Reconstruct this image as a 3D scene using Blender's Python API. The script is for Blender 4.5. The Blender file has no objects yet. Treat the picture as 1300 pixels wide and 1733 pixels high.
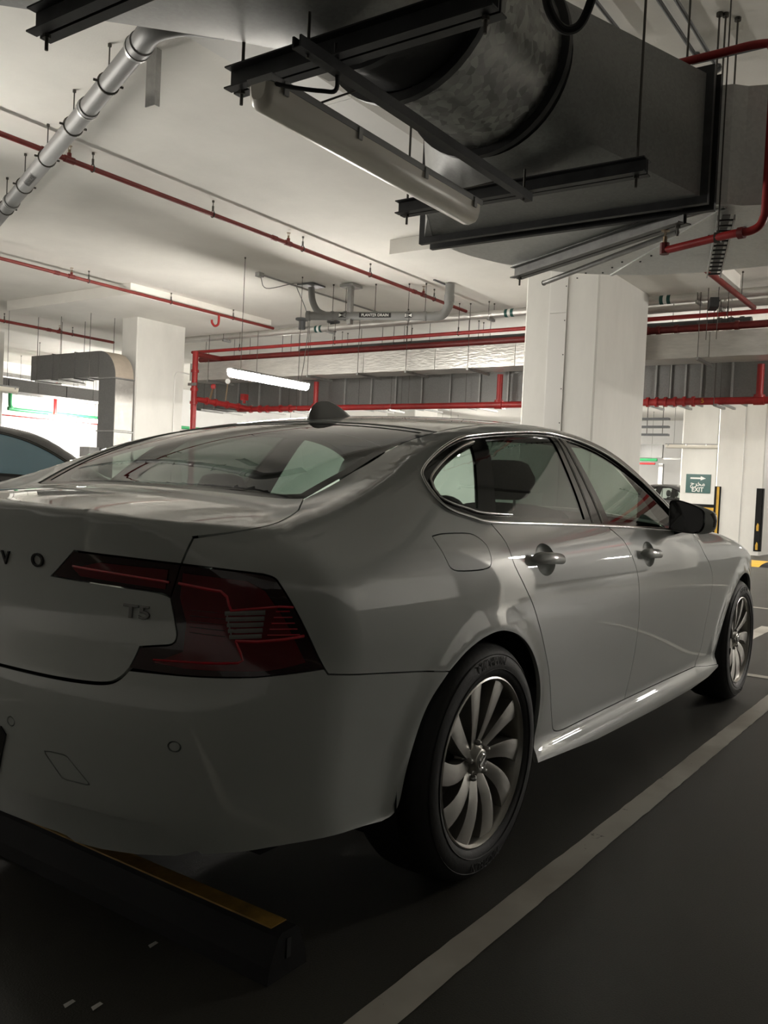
import bpy, bmesh, math, random
import numpy as np
from mathutils import Matrix, Vector
from mathutils.geometry import delaunay_2d_cdt
random.seed(7)
SC = bpy.context.scene
COL = SC.collection

# ------------------------------------------------------------------ camera
CAM_POS = (-2.1794, -2.0693, 1.094)
YAW, PITCH, ROLL, FPX = .61173, -.029044, .046241, 1483.44
def make_camera():
    cy, sy, cp, sp = math.cos(YAW), math.sin(YAW), math.cos(PITCH), math.sin(PITCH)
    f = Vector((cy*cp, sy*cp, sp)); r = Vector((sy, -cy, 0)); u = r.cross(f)
    c, s = math.cos(ROLL), math.sin(ROLL)
    r, u = c*r + s*u, -s*r + c*u
    cam = bpy.data.cameras.new('camera'); cam.sensor_fit = 'HORIZONTAL'
    cam.sensor_width = 36; cam.lens = 36*FPX/1300; cam.clip_start = .05; cam.clip_end = 200
    o = bpy.data.objects.new('camera', cam); COL.objects.link(o)
    m = Matrix.Identity(4)
    for i in range(3):
        m[i][0], m[i][1], m[i][2], m[i][3] = r[i], u[i], -f[i], CAM_POS[i]
    o.matrix_world = m; SC.camera = o
make_camera()

# ------------------------------------------------------------------ world, exposure
w = bpy.data.worlds.new('world'); SC.world = w; w.use_nodes = True
w.node_tree.nodes['Background'].inputs[0].default_value = (.02, .02, .022, 1)
w.node_tree.nodes['Background'].inputs[1].default_value = .0
SC.view_settings.view_transform = 'Standard'
SC.view_settings.look = 'None'
SC.view_settings.gamma = 1
SC.view_settings.use_curve_mapping = False
SC.view_settings.exposure = 0.0
LAMP_STRENGTH = 300.0          # emission of a lit batten's diffuser

# ------------------------------------------------------------------ helpers
V = Vector
def adopt(o, p):
    o.parent = p
    if p.type == 'EMPTY':
        o.matrix_parent_inverse = Matrix.Translation(-p.location)
def tag(o, label=None, cat=None, group=None, kind=None):
    if label: o['label'] = label
    if cat: o['category'] = cat
    if group: o['group'] = group
    if kind: o['kind'] = kind
    return o
def thing(name, loc, label, cat, group=None):
    o = bpy.data.objects.new(name, None); COL.objects.link(o); o.location = loc
    o.empty_display_size = .1
    return tag(o, label, cat, group)
def mk(name, verts, faces, mats, parent=None, smooth=False, fmat=None, auto=None):
    me = bpy.data.meshes.new(name)
    me.from_pydata([tuple(v) for v in verts], [], [tuple(f) for f in faces])
    if not isinstance(mats, (list, tuple)): mats = [mats]
    for m in mats: me.materials.append(m)
    if fmat is not None: me.polygons.foreach_set('material_index', list(fmat))
    if smooth: me.polygons.foreach_set('use_smooth', [True]*len(me.polygons))
    me.update()
    if auto: me.set_sharp_from_angle(angle=math.radians(auto))
    o = bpy.data.objects.new(name, me); COL.objects.link(o)
    if parent is not None: adopt(o, parent)
    return o
class G:
    """collects simple shapes into one mesh"""
    def __init__(s): s.v = []; s.f = []
    def add(s, vs, fs):
        n = len(s.v); s.v += [tuple(v) for v in vs]; s.f += [tuple(i+n for i in f) for f in fs]; return s
    def box(s, a, b):
        (x0, y0, z0), (x1, y1, z1) = a, b
        vs = [(x0,y0,z0),(x1,y0,z0),(x1,y1,z0),(x0,y1,z0),(x0,y0,z1),(x1,y0,z1),(x1,y1,z1),(x0,y1,z1)]
        return s.add(vs, [(3,2,1,0),(4,5,6,7),(0,1,5,4),(1,2,6,5),(2,3,7,6),(3,0,4,7)])
    def obox(s, c, ax, ay, az):
        c = V(c); ax, ay, az = V(ax), V(ay), V(az)
        vs = [c+i*ax+j*ay+k*az for k in (-1,1) for i, j in ((-1,-1),(1,-1),(1,1),(-1,1))]
        return s.add(vs, [(3,2,1,0),(4,5,6,7),(0,1,5,4),(1,2,6,5),(2,3,7,6),(3,0,4,7)])
    def cyl(s, p0, p1, r, n=12, r1=None, caps=True):
        return s.tube([p0, p1], [r, r if r1 is None else r1], n, caps)
    def tube(s, path, r, n=12, caps=True):
        P = [V(p) for p in path]
        R = r if isinstance(r, (list, tuple)) else [r]*len(P)
        T = []
        for i in range(len(P)):
            t = (P[min(i+1, len(P)-1)]-P[max(i-1, 0)]); T.append(t.normalized())
        up = V((0,0,1)) if abs(T[0].z) < .9 else V((1,0,0))
        a = T[0].cross(up).normalized(); vs = []
        for i in range(len(P)):
            a = (a - T[i]*a.dot(T[i])).normalized(); b = T[i].cross(a)
            for k in range(n):
                th = 2*math.pi*k/n; vs.append(P[i]+R[i]*(math.cos(th)*a+math.sin(th)*b))
        fs = []
        for i in range(len(P)-1):
            for k in range(n):
                fs.append((i*n+k, i*n+(k+1)%n, (i+1)*n+(k+1)%n, (i+1)*n+k))
        if caps:
            fs.append(tuple(range(n-1, -1, -1))); fs.append(tuple((len(P)-1)*n+k for k in range(n)))
        return s.add(vs, fs)
    def loft(s, rings, closed=True, caps=True):
        n = len(rings[0]); vs = [p for r in rings for p in r]; fs = []
        for i in range(len(rings)-1):
            for k in range(n if closed else n-1):
                fs.append((i*n+k, i*n+(k+1)%n, (i+1)*n+(k+1)%n, (i+1)*n+k))
        if caps and closed:
            fs.append(tuple(range(n-1, -1, -1))); fs.append(tuple((len(rings)-1)*n+k for k in range(n)))
        return s.add(vs, fs)
    def prism(s, poly, p0, p1, ax, ay):
        """polygon in the plane (ax, ay) swept from p0 to p1"""
        p0, p1, ax, ay = V(p0), V(p1), V(ax), V(ay)
        return s.loft([[p+ax*u+ay*v for u, v in poly] for p in (p0, p1)])
    def lathe(s, prof, c, axis, n=48, closed=False):
        """prof: (radius, distance along axis)"""
        c, ax = V(c), V(axis).normalized()
        up = V((0,0,1)) if abs(ax.z) < .9 else V((1,0,0))
        a = ax.cross(up).normalized(); b = ax.cross(a)
        rings = [[c+ax*h+r*(math.cos(2*math.pi*k/n)*a+math.sin(2*math.pi*k/n)*b) for k in range(n)] for r, h in prof]
        return s.loft(rings, True, False)
    def build(s, name, mat, parent=None, smooth=False, auto=None):
        if smooth and auto is None: auto = 35
        return mk(name, s.v, s.f, mat, parent, smooth, auto=auto)
def bez(pts, n=8):
    """Catmull-Rom through points of any dimension"""
    P = [np.array(p, float) for p in pts]; P = [2*P[0]-P[1]]+P+[2*P[-1]-P[-2]]; out = []
    for i in range(1, len(P)-2):
        a, b, c, d = P[i-1:i+3]
        for k in range(n):
            t = k/n
            out.append(.5*((2*b)+(c-a)*t+(2*a-5*b+4*c-d)*t*t+(3*b-a-3*c+d)*t**3))
    out.append(P[-2]); return out
def rrect(w, h, r, n=4):
    o = []
    for cx, cy, a0 in ((w-r, h-r, 0), (-w+r, h-r, 90), (-w+r, -h+r, 180), (w-r, -h+r, 270)):
        for k in range(n+1):
            a = math.radians(a0+90*k/n); o.append((cx+r*math.cos(a), cy+r*math.sin(a)))
    return o
def text_mesh(txt, size, extrude=.001, bevel=0):
    cu = bpy.data.curves.new('text', 'FONT'); cu.body = txt; cu.size = size; cu.extrude = extrude
    cu.align_x = 'CENTER'; cu.align_y = 'CENTER'; cu.bevel_depth = bevel; cu.resolution_u = 4
    o = bpy.data.objects.new('text', cu); COL.objects.link(o)
    bpy.context.view_layer.update()
    me = bpy.data.meshes.new_from_object(o)
    vs = [tuple(v.co) for v in me.vertices]; fs = [tuple(p.vertices) for p in me.polygons]
    bpy.data.objects.remove(o); bpy.data.curves.remove(cu); bpy.data.meshes.remove(me)
    return vs, fs
def put_text(name, txt, size, mat, parent, P, u, v, extrude=.001, bevel=0, scale=(1, 1)):
    vs, fs = text_mesh(txt, size, extrude, bevel)
    P, u, v = V(P), V(u).normalized(), V(v).normalized(); n = u.cross(v)
    return mk(name, [P+u*a*scale[0]+v*b*scale[1]+n*c for a, b, c in vs], fs, mat, parent)

# ------------------------------------------------------------------ materials
def new_mat(name):
    m = bpy.data.materials.new(name); m.use_nodes = True
    nt = m.node_tree; b = nt.nodes['Principled BSDF']; return m, nt, b
def rgb(c): return (c[0], c[1], c[2], 1)
def mat(name, col, rough=.5, metal=0, coat=0, spec=.5, var=0, vscale=5, bump=0, bscale=40, rvar=0, stretch=None, coat_rough=.03):
    m, nt, b = new_mat(name)
    b.inputs['Base Color'].default_value = rgb(col); b.inputs['Roughness'].default_value = rough
    b.inputs['Metallic'].default_value = metal; b.inputs['Coat Weight'].default_value = coat
    b.inputs['Coat Roughness'].default_value = coat_rough; b.inputs['Specular IOR Level'].default_value = spec
    if var or bump or rvar:
        tc = nt.nodes.new('ShaderNodeTexCoord'); src = tc.outputs['Object']
        if stretch:
            mp = nt.nodes.new('ShaderNodeMapping'); mp.inputs['Scale'].default_value = stretch
            nt.links.new(src, mp.inputs[0]); src = mp.outputs[0]
    if var or rvar:
        n = nt.nodes.new('ShaderNodeTexNoise'); n.inputs['Scale'].default_value = vscale; n.inputs['Detail'].default_value = 6
        n.inputs['Roughness'].default_value = .62; nt.links.new(src, n.inputs[0])
    if var:
        r = nt.nodes.new('ShaderNodeValToRGB'); r.color_ramp.elements[0].position = .3; r.color_ramp.elements[1].position = .7
        r.color_ramp.elements[0].color = rgb([c*(1-var) for c in col]); r.color_ramp.elements[1].color = rgb([min(1, c*(1+var)) for c in col])
        nt.links.new(n.outputs[0], r.inputs[0]); nt.links.new(r.outputs[0], b.inputs['Base Color'])
    if rvar:
        mr = nt.nodes.new('ShaderNodeMapRange'); mr.inputs[1].default_value = .3; mr.inputs[2].default_value = .7
        mr.inputs[3].default_value = max(0, rough-rvar); mr.inputs[4].default_value = min(1, rough+rvar)
        nt.links.new(n.outputs[0], mr.inputs[0]); nt.links.new(mr.outputs[0], b.inputs['Roughness'])
    if bump:
        n2 = nt.nodes.new('ShaderNodeTexNoise'); n2.inputs['Scale'].default_value = bscale; n2.inputs['Detail'].default_value = 5
        nt.links.new(src, n2.inputs[0])
        bp = nt.nodes.new('ShaderNodeBump'); bp.inputs['Strength'].default_value = bump; bp.inputs['Distance'].default_value = .01
        nt.links.new(n2.outputs[0], bp.inputs['Height']); nt.links.new(bp.outputs[0], b.inputs['Normal'])
    return m
def galvanised(name, col, rough=.42, scale=26, contrast=.35, metal=.85):
    m, nt, b = new_mat(name)
    tc = nt.nodes.new('ShaderNodeTexCoord')
    vo = nt.nodes.new('ShaderNodeTexVoronoi'); vo.inputs['Scale'].default_value = scale
    nz = nt.nodes.new('ShaderNodeTexNoise'); nz.inputs['Scale'].default_value = 2.2; nz.inputs['Detail'].default_value = 5
    nt.links.new(tc.outputs['Object'], vo.inputs[0]); nt.links.new(tc.outputs['Object'], nz.inputs[0])
    mx = nt.nodes.new('ShaderNodeMath'); mx.operation = 'MULTIPLY_ADD'; mx.inputs[1].default_value = .45
    sep = nt.nodes.new('ShaderNodeSeparateColor'); nt.links.new(vo.outputs['Color'], sep.inputs[0])
    nt.links.new(sep.outputs[0], mx.inputs[0]); nt.links.new(nz.outputs[0], mx.inputs[2])
    r = nt.nodes.new('ShaderNodeValToRGB'); r.color_ramp.elements[0].position = .35; r.color_ramp.elements[1].position = 1.05
    r.color_ramp.elements[0].color = rgb([c*(1-contrast) for c in col]); r.color_ramp.elements[1].color = rgb([min(1, c*(1+contrast)) for c in col])
    nt.links.new(mx.outputs[0], r.inputs[0]); nt.links.new(r.outputs[0], b.inputs['Base Color'])
    b.inputs['Metallic'].default_value = metal
    mr = nt.nodes.new('ShaderNodeMapRange'); mr.inputs[3].default_value = rough-.1; mr.inputs[4].default_value = rough+.12
    nt.links.new(mx.outputs[0], mr.inputs[0]); nt.links.new(mr.outputs[0], b.inputs['Roughness'])
    return m
def emit(name, col, s):
    m, nt, b = new_mat(name); b.inputs['Base Color'].default_value = rgb(col)
    b.inputs['Emission Color'].default_value = rgb(col); b.inputs['Emission Strength'].default_value = s; return m
def glass(name, tint, rough=0.0):
    m, nt, b = new_mat(name); nt.nodes.remove(b)
    out = nt.nodes['Material Output']
    t = nt.nodes.new('ShaderNodeBsdfTransparent'); t.inputs[0].default_value = rgb(tint)
    g = nt.nodes.new('ShaderNodeBsdfGlossy'); g.inputs['Roughness'].default_value = rough; g.inputs[0].default_value = (1,1,1,1)
    lw = nt.nodes.new('ShaderNodeLayerWeight'); lw.inputs[0].default_value = .5     # Schlick reflectance of a thin sheet, same from both sides
    pw = nt.nodes.new('ShaderNodeMath'); pw.operation = 'POWER'; pw.inputs[1].default_value = 5
    fr = nt.nodes.new('ShaderNodeMath'); fr.operation = 'MULTIPLY_ADD'; fr.inputs[1].default_value = .93; fr.inputs[2].default_value = .055
    nt.links.new(lw.outputs['Facing'], pw.inputs[0]); nt.links.new(pw.outputs[0], fr.inputs[0])
    mx = nt.nodes.new('ShaderNodeMixShader')
    nt.links.new(fr.outputs[0], mx.inputs[0]); nt.links.new(t.outputs[0], mx.inputs[1]); nt.links.new(g.outputs[0], mx.inputs[2])
    nt.links.new(mx.outputs[0], out.inputs[0]); return m

M_ceiling = mat('ceiling_paint', (.84,.82,.77), .8, var=.05, vscale=1.2, bump=.12, bscale=60)
M_white = mat('white_paint', (.80,.79,.76), .55, var=.04, vscale=1.5, bump=.05, bscale=20)
M_wall = mat('wall_paint', (.80,.80,.79), .6, var=.05, vscale=.8)
M_col = mat('column_paint', (.76,.75,.71), .5, var=.06, vscale=2.0, bump=.06, bscale=8, stretch=(1,1,.4))
M_galv = galvanised('galvanised_sheet', (.31,.315,.305), .45, 75, .14, .55)
M_galv_bounce = galvanised('bounce_lit_galvanised', (.78,.79,.77), .36, 60, .08, .35)  # elbow's copy of the sheet, paled to carry bounced light on its underside
M_galv_dark = galvanised('dull_galvanised_sheet', (.20,.20,.195), .5, 60, .15)
M_galv_light = galvanised('bright_galvanised_sheet', (.50,.49,.465), .38, 18, .14)
M_fan = galvanised('mottled_galvanised_sheet', (.27,.275,.265), .36, 30, .6)
M_steel = mat('dark_painted_steel', (.035,.036,.037), .5, metal=.3, var=.3, vscale=10)
M_rod = mat('threaded_rod_steel', (.10,.095,.085), .5, metal=.7)
M_zinc = mat('zinc_steel', (.35,.35,.34), .4, metal=.8, var=.15, vscale=12)
M_black = mat('black_rubber', (.010,.010,.010), .6)
M_flex = mat('black_flexible_cloth', (.022,.022,.022), .7, bump=.5, bscale=12)
M_red = mat('red_pipe_paint', (.36,.022,.022), .42, var=.2, vscale=8)
M_red_dark = mat('dark_red_pipe_paint', (.16,.016,.014), .5, var=.2, vscale=8)
M_green = mat('green_pipe_paint', (.035,.30,.11), .4)
M_steel_grey = mat('grey_painted_steel', (.13,.13,.125), .45, metal=.5, var=.2, vscale=10)
M_red_mid = mat('brownish_red_pipe_paint', (.20,.022,.018), .5, var=.2, vscale=8)  # darker, browner red for the branch pipes
M_pvc = mat('grey_pvc', (.215,.215,.21), .5, var=.06, vscale=4)
M_pvc_dark = mat('dark_grey_pvc', (.10,.105,.11), .45)
M_foil = mat('foil_cladding', (.66,.65,.62), .34, metal=.55, var=.12, vscale=6, bump=.9, bscale=16, stretch=(1,.5,2.0))
M_brass = mat('sprinkler_metal', (.30,.22,.14), .4, metal=.8)
M_yellow = mat('yellow_paint', (.62,.36,.03), .55, var=.15, vscale=10)
M_guard = mat('black_rubber_guard', (.010,.010,.010), .75, spec=.2)
M_signgreen = mat('sign_green', (.012,.085,.075), .4)
M_signwhite = mat('sign_white', (.85,.85,.82), .5)
M_label = mat('black_label', (.015,.015,.015), .4)
M_opal = mat('opal_acrylic', (.80,.76,.67), .3, spec=.5)
M_lampgrey = mat('lamp_housing', (.30,.30,.29), .5)
M_lit = emit('lit_diffuser', (1,.95,.87), LAMP_STRENGTH)
M_board = mat('pale_board', (.74,.73,.70), .6)

def floor_mat():
    m, nt, b = new_mat('floor_coating')
    tc = nt.nodes.new('ShaderNodeTexCoord')
    n1 = nt.nodes.new('ShaderNodeTexNoise'); n1.inputs['Scale'].default_value = .9; n1.inputs['Detail'].default_value = 7; n1.inputs['Roughness'].default_value = .6
    n2 = nt.nodes.new('ShaderNodeTexNoise'); n2.inputs['Scale'].default_value = 220; n2.inputs['Detail'].default_value = 3
    for n in (n1, n2): nt.links.new(tc.outputs['Object'], n.inputs[0])
    r = nt.nodes.new('ShaderNodeValToRGB'); r.color_ramp.elements[0].position = .3; r.color_ramp.elements[1].position = .72
    r.color_ramp.elements[0].color = (.042,.040,.033,1); r.color_ramp.elements[1].color = (.074,.070,.058,1)
    nt.links.new(n1.outputs[0], r.inputs[0])
    mx = nt.nodes.new('ShaderNodeMix'); mx.data_type = 'RGBA'; mx.blend_type = 'MULTIPLY'; mx.inputs[0].default_value = .5
    r2 = nt.nodes.new('ShaderNodeValToRGB'); r2.color_ramp.elements[0].position = .35; r2.color_ramp.elements[1].position = .6
    r2.color_ramp.elements[0].color = (.6,.6,.6,1)
    nt.links.new(n2.outputs[0], r2.inputs[0]); nt.links.new(r.outputs[0], mx.inputs[6]); nt.links.new(r2.outputs[0], mx.inputs[7])
    nt.links.new(mx.outputs[2], b.inputs['Base Color'])
    mr = nt.nodes.new('ShaderNodeMapRange'); mr.inputs[3].default_value = .42; mr.inputs[4].default_value = .62
    nt.links.new(n1.outputs[0], mr.inputs[0]); nt.links.new(mr.outputs[0], b.inputs['Roughness'])
    bp = nt.nodes.new('ShaderNodeBump'); bp.inputs['Strength'].default_value = .18; bp.inputs['Distance'].default_value = .004
    nt.links.new(n2.outputs[0], bp.inputs['Height']); nt.links.new(bp.outputs[0], b.inputs['Normal'])
    return m
def line_mat():
    m, nt, b = new_mat('road_paint')
    tc = nt.nodes.new('ShaderNodeTexCoord')
    n1 = nt.nodes.new('ShaderNodeTexNoise'); n1.inputs['Scale'].default_value = 9; n1.inputs['Detail'].default_value = 8; n1.inputs['Roughness'].default_value = .65
    n3 = nt.nodes.new('ShaderNodeTexNoise'); n3.inputs['Scale'].default_value = 2.5; n3.inputs['Detail'].default_value = 4
    for n in (n1, n3): nt.links.new(tc.outputs['Object'], n.inputs[0])
    r = nt.nodes.new('ShaderNodeValToRGB'); r.color_ramp.elements[0].position = .30; r.color_ramp.elements[1].position = .345
    r.color_ramp.elements[0].color = (.05,.045,.04,1); r.color_ramp.elements[1].color = (.68,.655,.585,1)
    nt.links.new(n1.outputs[0], r.inputs[0])
    r3 = nt.nodes.new('ShaderNodeValToRGB'); r3.color_ramp.elements[0].position = .35; r3.color_ramp.elements[1].position = .6
    r3.color_ramp.elements[0].color = (.72,.70,.68,1)
    nt.links.new(n3.outputs[0], r3.inputs[0])
    mx = nt.nodes.new('ShaderNodeMix'); mx.data_type = 'RGBA'; mx.blend_type = 'MULTIPLY'; mx.inputs[0].default_value = 1
    nt.links.new(r.outputs[0], mx.inputs[6]); nt.links.new(r3.outputs[0], mx.inputs[7]); nt.links.new(mx.outputs[2], b.inputs['Base Color'])
    b.inputs['Roughness'].default_value = .6
    return m
M_floor = floor_mat(); M_line = line_mat()

# ------------------------------------------------------------------ the setting
ZC = 4.05                      # ceiling height
def struct(name, g, m, label=None, **k):
    o = g.build(name, m, **k); return tag(o, label, kind='structure')
floor = struct('floor', G().box((-16,-16,-.2), (31,22,0)), M_floor, 'dark grey coated parking floor with painted bay lines')
def paint_line(x0, x1, y0, y1, rag=.004):
    """thin strip of paint with a slightly ragged edge"""
    rnd = random.Random(int((x0*7+y0*13)*100)); vs = []; fs = []
    along = x1-x0 > y1-y0; L = (x1-x0) if along else (y1-y0); n = max(2, int(L/.06))
    for i in range(n+1):
        t = i/n
        for side in (0, 1):
            e = (rnd.random()-.5)*rag
            if along: p = (x0+L*t, (y0, y1)[side]+e)
            else: p = ((x0, x1)[1-side]+e, y0+L*t)
            vs.append((p[0], p[1], .0025))
        if i: a = 2*i; fs.append((a-2, a, a+1, a-1))
    return mk('parking_line', vs, fs, M_line, floor)
tag(paint_line(-4.5, 3.7, -1.122, -1.038), 'worn white bay line beside the white sedan')
paint_line(-4.5, 3.7, 1.40, 1.485); paint_line(-4.5, 3.7, 3.9, 3.985); paint_line(-4.5, 3.7, 6.4, 6.485)
paint_line(-4.5, 3.7, -3.65, -3.565)
paint_line(3.7, 3.785, -8, 9)
paint_line(7.6, 7.69, -8, 1.6)
# arrow-like paint fragments on the aisle
for x0, y0 in ((4.75, .1), (5.3, -.5)): paint_line(x0, x0+.9, y0, y0+.12)
ceiling = struct('ceiling', G().box((-16,-16,ZC), (31,22,ZC+.25)), M_ceiling, 'off-white painted concrete ceiling')
ZD = 3.877
struct('ceiling_drop_panel', G().box((6.616,9.06,ZD), (9.80,12.4,ZC-.001)), M_ceiling, 'shallow ceiling drop panel above the left column')
struct('ceiling_drop_panel', G().box((6.45,.85,ZD), (9.80,4.08,ZC-.001)), M_ceiling, 'shallow ceiling drop panel above the near column')
struct('ceiling_drop_panel', G().box((16.2,.6,ZD), (20.2,4.2,ZC-.001)), M_ceiling, 'far ceiling drop panel')
struct('ceiling_drop_panel', G().box((6.45,-7.6,ZD), (9.8,-4.3,ZC-.001)), M_ceiling, 'ceiling drop panel right of the aisle')
struct('wall_back', G().box((-16.2,-16,0), (-16,22,ZC)), M_wall)
struct('wall_right', G().box((-16,-16.2,0), (31,-16,ZC)), M_wall)
struct('wall_left', G().box((-16,20.6,0), (31,20.8,ZC)), M_wall, 'brightly lit white wall at the far left')
struct('wall_far', G().box((30.8,-16,0), (31,22,ZC)), M_wall, 'far white wall beyond the exit')
def column(x0, x1, y0, y1, label, top=ZD):
    r = .02
    poly = [(x0+r,y0),(x1-r,y0),(x1,y0+r),(x1,y1-r),(x1-r,y1),(x0+r,y1),(x0,y1-r),(x0,y0+r)]
    g = G(); g.loft([[(x,y,z) for x, y in poly] for z in (0, top)])
    return struct('column', g, M_col, label)
colm = column(7.946, 9.731, 2.016, 2.985, 'large white rectangular column behind the sedan roof')
# cladding boards on its face towards the camera, with a joint and screws
for z0, z1 in ((0, 3.335), (3.34, ZD)):
    mk_ = G().box((7.932, 2.42, z0+.001), (7.9465, 2.645, z1-.001)).build('cladding_board', M_board, colm)
G().box((7.938, 2.642, 0), (7.9465, 2.664, ZD)).build('cladding_joint', M_white, colm)
g = G()
for i in range(9): g.cyl((7.934, 2.44, .3+i*.42), (7.9305, 2.44, .3+i*.42), .008, 8)
g.build('screw', M_steel, colm)
coll = column(7.946, 9.054, 10.505, 10.94, 'white column at left beside the galvanised duct')
column(6.8, 7.946, 14.62, 15.6, 'white column at the left edge of the picture')
colb = column(17.5, 18.7, 2.03, 2.995, 'white column with a rubber corner guard at far right')
cole = column(21, 22.2, 3.9, 4.79, 'white column carrying the green exit sign')
column(16.8, 17.9, 10.4, 11.3, 'distant white column behind the ducts')
column(25.2, 26.2, 5.35, 6.05, 'distant white wall pier left of the exit sign')
column(7.946, 9.4, -6.4, -5.4, 'white column on the right of the aisle')
column(17.5, 18.7, -6.4, -5.4, 'far white column on the right of the aisle')
# joints on the far column and seam lines
G().box((17.492, 2.452, 0), (17.5005, 2.458, ZD)).build('panel_joint', M_zinc, colb)
# dark service opening and door far away
o = G().box((27.6, 7.4, 2.5), (27.7, 8.4, 2.95)).build('trim_1', M_galv_dark); tag(o, 'grey panel above the distant opening', kind='structure')
o = G().box((27.6, 7.36, 0), (27.75, 7.5, 2.3)).build('trim_2', M_zinc); tag(o, 'grey frame of the distant opening', kind='structure')
o = G().box((27.6, 6.2, 2.45), (27.7, 7.35, 2.5)).build('trim_3', M_zinc); tag(o, 'grey ledge on the distant wall', kind='structure')
# speed hump in the aisle
hump = thing('speed_hump', (14.7, .1, 0), 'yellow and black speed hump on the floor at far right', 'speed hump')
for i in range(9):
    y1 = 1.78-i*.5; y0 = y1-.5
    prof = [(-.75,0),(-.55,.035),(-.2,.055),(.2,.055),(.55,.035),(.75,0)]
    G().prism(prof, (14.7,y0+.004,.001), (14.7,y1-.004,.001), (1,0,0), (0,0,1)).build('hump_segment', M_yellow if i % 2 == 0 else M_guard, hump)
# corner guards
def guard(c, ax, h, z0, label):
    """black rubber corner strip with a yellow band"""
    t = thing('corner_guard', (c[0], c[1], z0), label, 'corner guard')
    x, y = c; s = ax
    G().box((x-.016, min(y, y+s*.12), z0), (x-.001, max(y, y+s*.12), z0+h)).build('rubber_strip', M_guard, t)
    G().box((x-.001, min(y-s*.016, y-s*.001), z0), (x+.11, max(y-s*.016, y-s*.001), z0+h)).build('rubber_strip', M_guard, t)
    return t
g1 = guard((17.5, 2.995), -1, 1.15, .28, 'yellow and black corner guard below the exit sign')
G().box((17.478, 2.905, .29), (17.4835, 2.958, 1.42)).build('yellow_band', M_yellow, g1)
g2 = guard((17.5, 2.03), 1, 1.33, .09, 'black corner guard with yellow marks at the far right column')
for z in (.12, .52):
    G().prism([(-.025,0),(.02,0),(.025,.10),(.0,.17),(-.025,.13)], (17.4835,2.09,z), (17.479,2.09,z), (0,1,0), (0,0,1)).build('yellow_band', M_yellow, g2)
g3 = thing('corner_guard', (20.98, 4.0, .8), 'horizontal black and yellow bumper strip behind the door mirror', 'corner guard')
G().box((20.975, 3.9, .78), (20.999, 4.79, 1.02)).build('rubber_strip', M_guard, g3)
G().box((20.970, 3.9, .86), (20.976, 4.79, .94)).build('yellow_band', M_yellow, g3)
# exit sign
sg = thing('exit_sign', (20.98, 4.36, 1.55), 'green exit sign with white arrow and Arabic and English text', 'sign')
G().box((20.975, 4.02, 1.30), (20.999, 4.64, 1.785)).build('plate', M_signgreen, sg)
G().add([(20.972,y,z) for y, z in ((4.53,1.70),(4.27,1.70),(4.27,1.735),(4.14,1.68),(4.27,1.625),(4.27,1.66),(4.53,1.66))], [(0,1,2,3,4,5,6)]).build('arrow', M_signwhite, sg)
put_text('lettering', 'EXIT', .165, M_signwhite, sg, (20.972, 4.335, 1.385), (0,-1,0), (0,0,1), .001, .004, (.88, 1))
put_text('arabic_lettering', '\uFE9D\uFEAE\uFEA8\uFEE3', .17, M_signwhite, sg, (20.972, 4.335, 1.535), (0,-1,0), (0,0,1), .001, .003)

# ------------------------------------------------------------------ ceiling services
def rod(x, y, z0, z1, parent, r=.005, name='threaded_rod', m=None):
    z1 = min(z1, ZC-.002)
    g = G().cyl((x,y,z0), (x,y,z1), r, 6)
    if z1 > 4: g.cyl((x,y,z1-.02), (x,y,z1), r*2.6, 8)
    return g.build(name, m or M_rod, parent)
def clevis(x, y, z, r, parent, along='x', top=ZC):
    """pear hanger round a pipe with its rod"""
    pts = []
    for k in range(13):
        a = 2*math.pi*k/12+math.pi/2; h = r+.006; dz = .035 if k in (0, 12) else 0
        c, s = h*math.cos(a), h*math.sin(a)+dz
        pts.append((x, y+c, z+s) if along == 'x' else (x+c, y, z+s))
    g = G().tube(pts, .006, 6, False); g.cyl((x,y,z+r+.03), (x,y,z+r+.065), .011, 8)
    g.build('hanger_clamp', M_rod, parent)
    rod(x, y, z+r+.05, top, parent)
def sprinkler(x, y, z, parent, up=True):
    s = 1 if up else -1; g = G()
    g.cyl((x,y,z), (x,y,z+s*.035), .012, 8); g.cyl((x-.012,y,z+s*.035), (x-.012,y,z+s*.065), .003, 5); g.cyl((x+.012,y,z+s*.035), (x+.012,y,z+s*.065), .003, 5)
    g.cyl((x,y,z+s*.065), (x,y,z+s*.069), .024, 10)
    return g.build('sprinkler_head', M_brass, parent)

# --- red sprinkler branch pipes along the bays
def branch(y, x0, x1, z, r, hang, heads, label, drop=None):
    t = thing('sprinkler_pipe', (x0, y, z), label, 'pipe', 'red sprinkler branch pipes')
    G().cyl((x0,y,z), (x1,y,z), r, 14).build('pipe', M_red_mid, t, True)
    for x in hang: clevis(x, y, z, r, t)
    for x in heads:
        G().cyl((x-.05,y,z), (x+.05,y,z), r*1.3, 14).cyl((x,y,z), (x,y,z+r+.035), .02, 10).build('tee_fitting', M_red_dark, t, True)
        sprinkler(x, y, z+r+.03, t)
        G().cyl((x-.28,y,z), (x-.2,y,z), r*1.25, 14).build('coupling', M_red_dark, t, True)
    if drop:
        G().tube(bez([(drop,y,z), (drop,y,z-.12), (drop-.02,y,z-.18), (drop-.09,y,z-.21), (drop-.15,y,z-.17), (drop-.16,y,z-.12)], 5), .02, 10).build('drop_elbow', M_red, t, True)
    return t
branch(4.95, -3, 9.82, 3.9, .024, (-1.4,.0,1.45,2.89,4.40,5.87,7.25,8.86), (-.3,2.64,5.61,8.57), 'long red sprinkler pipe nearest the grey drain pipe')
branch(9.02, -3, 9.82, 3.9, .024, (1.5,2.95,4.4,5.83,7.39,8.79), (2.55,5.54), 'red sprinkler pipe crossing the left drop panel', 8.45)
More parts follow.
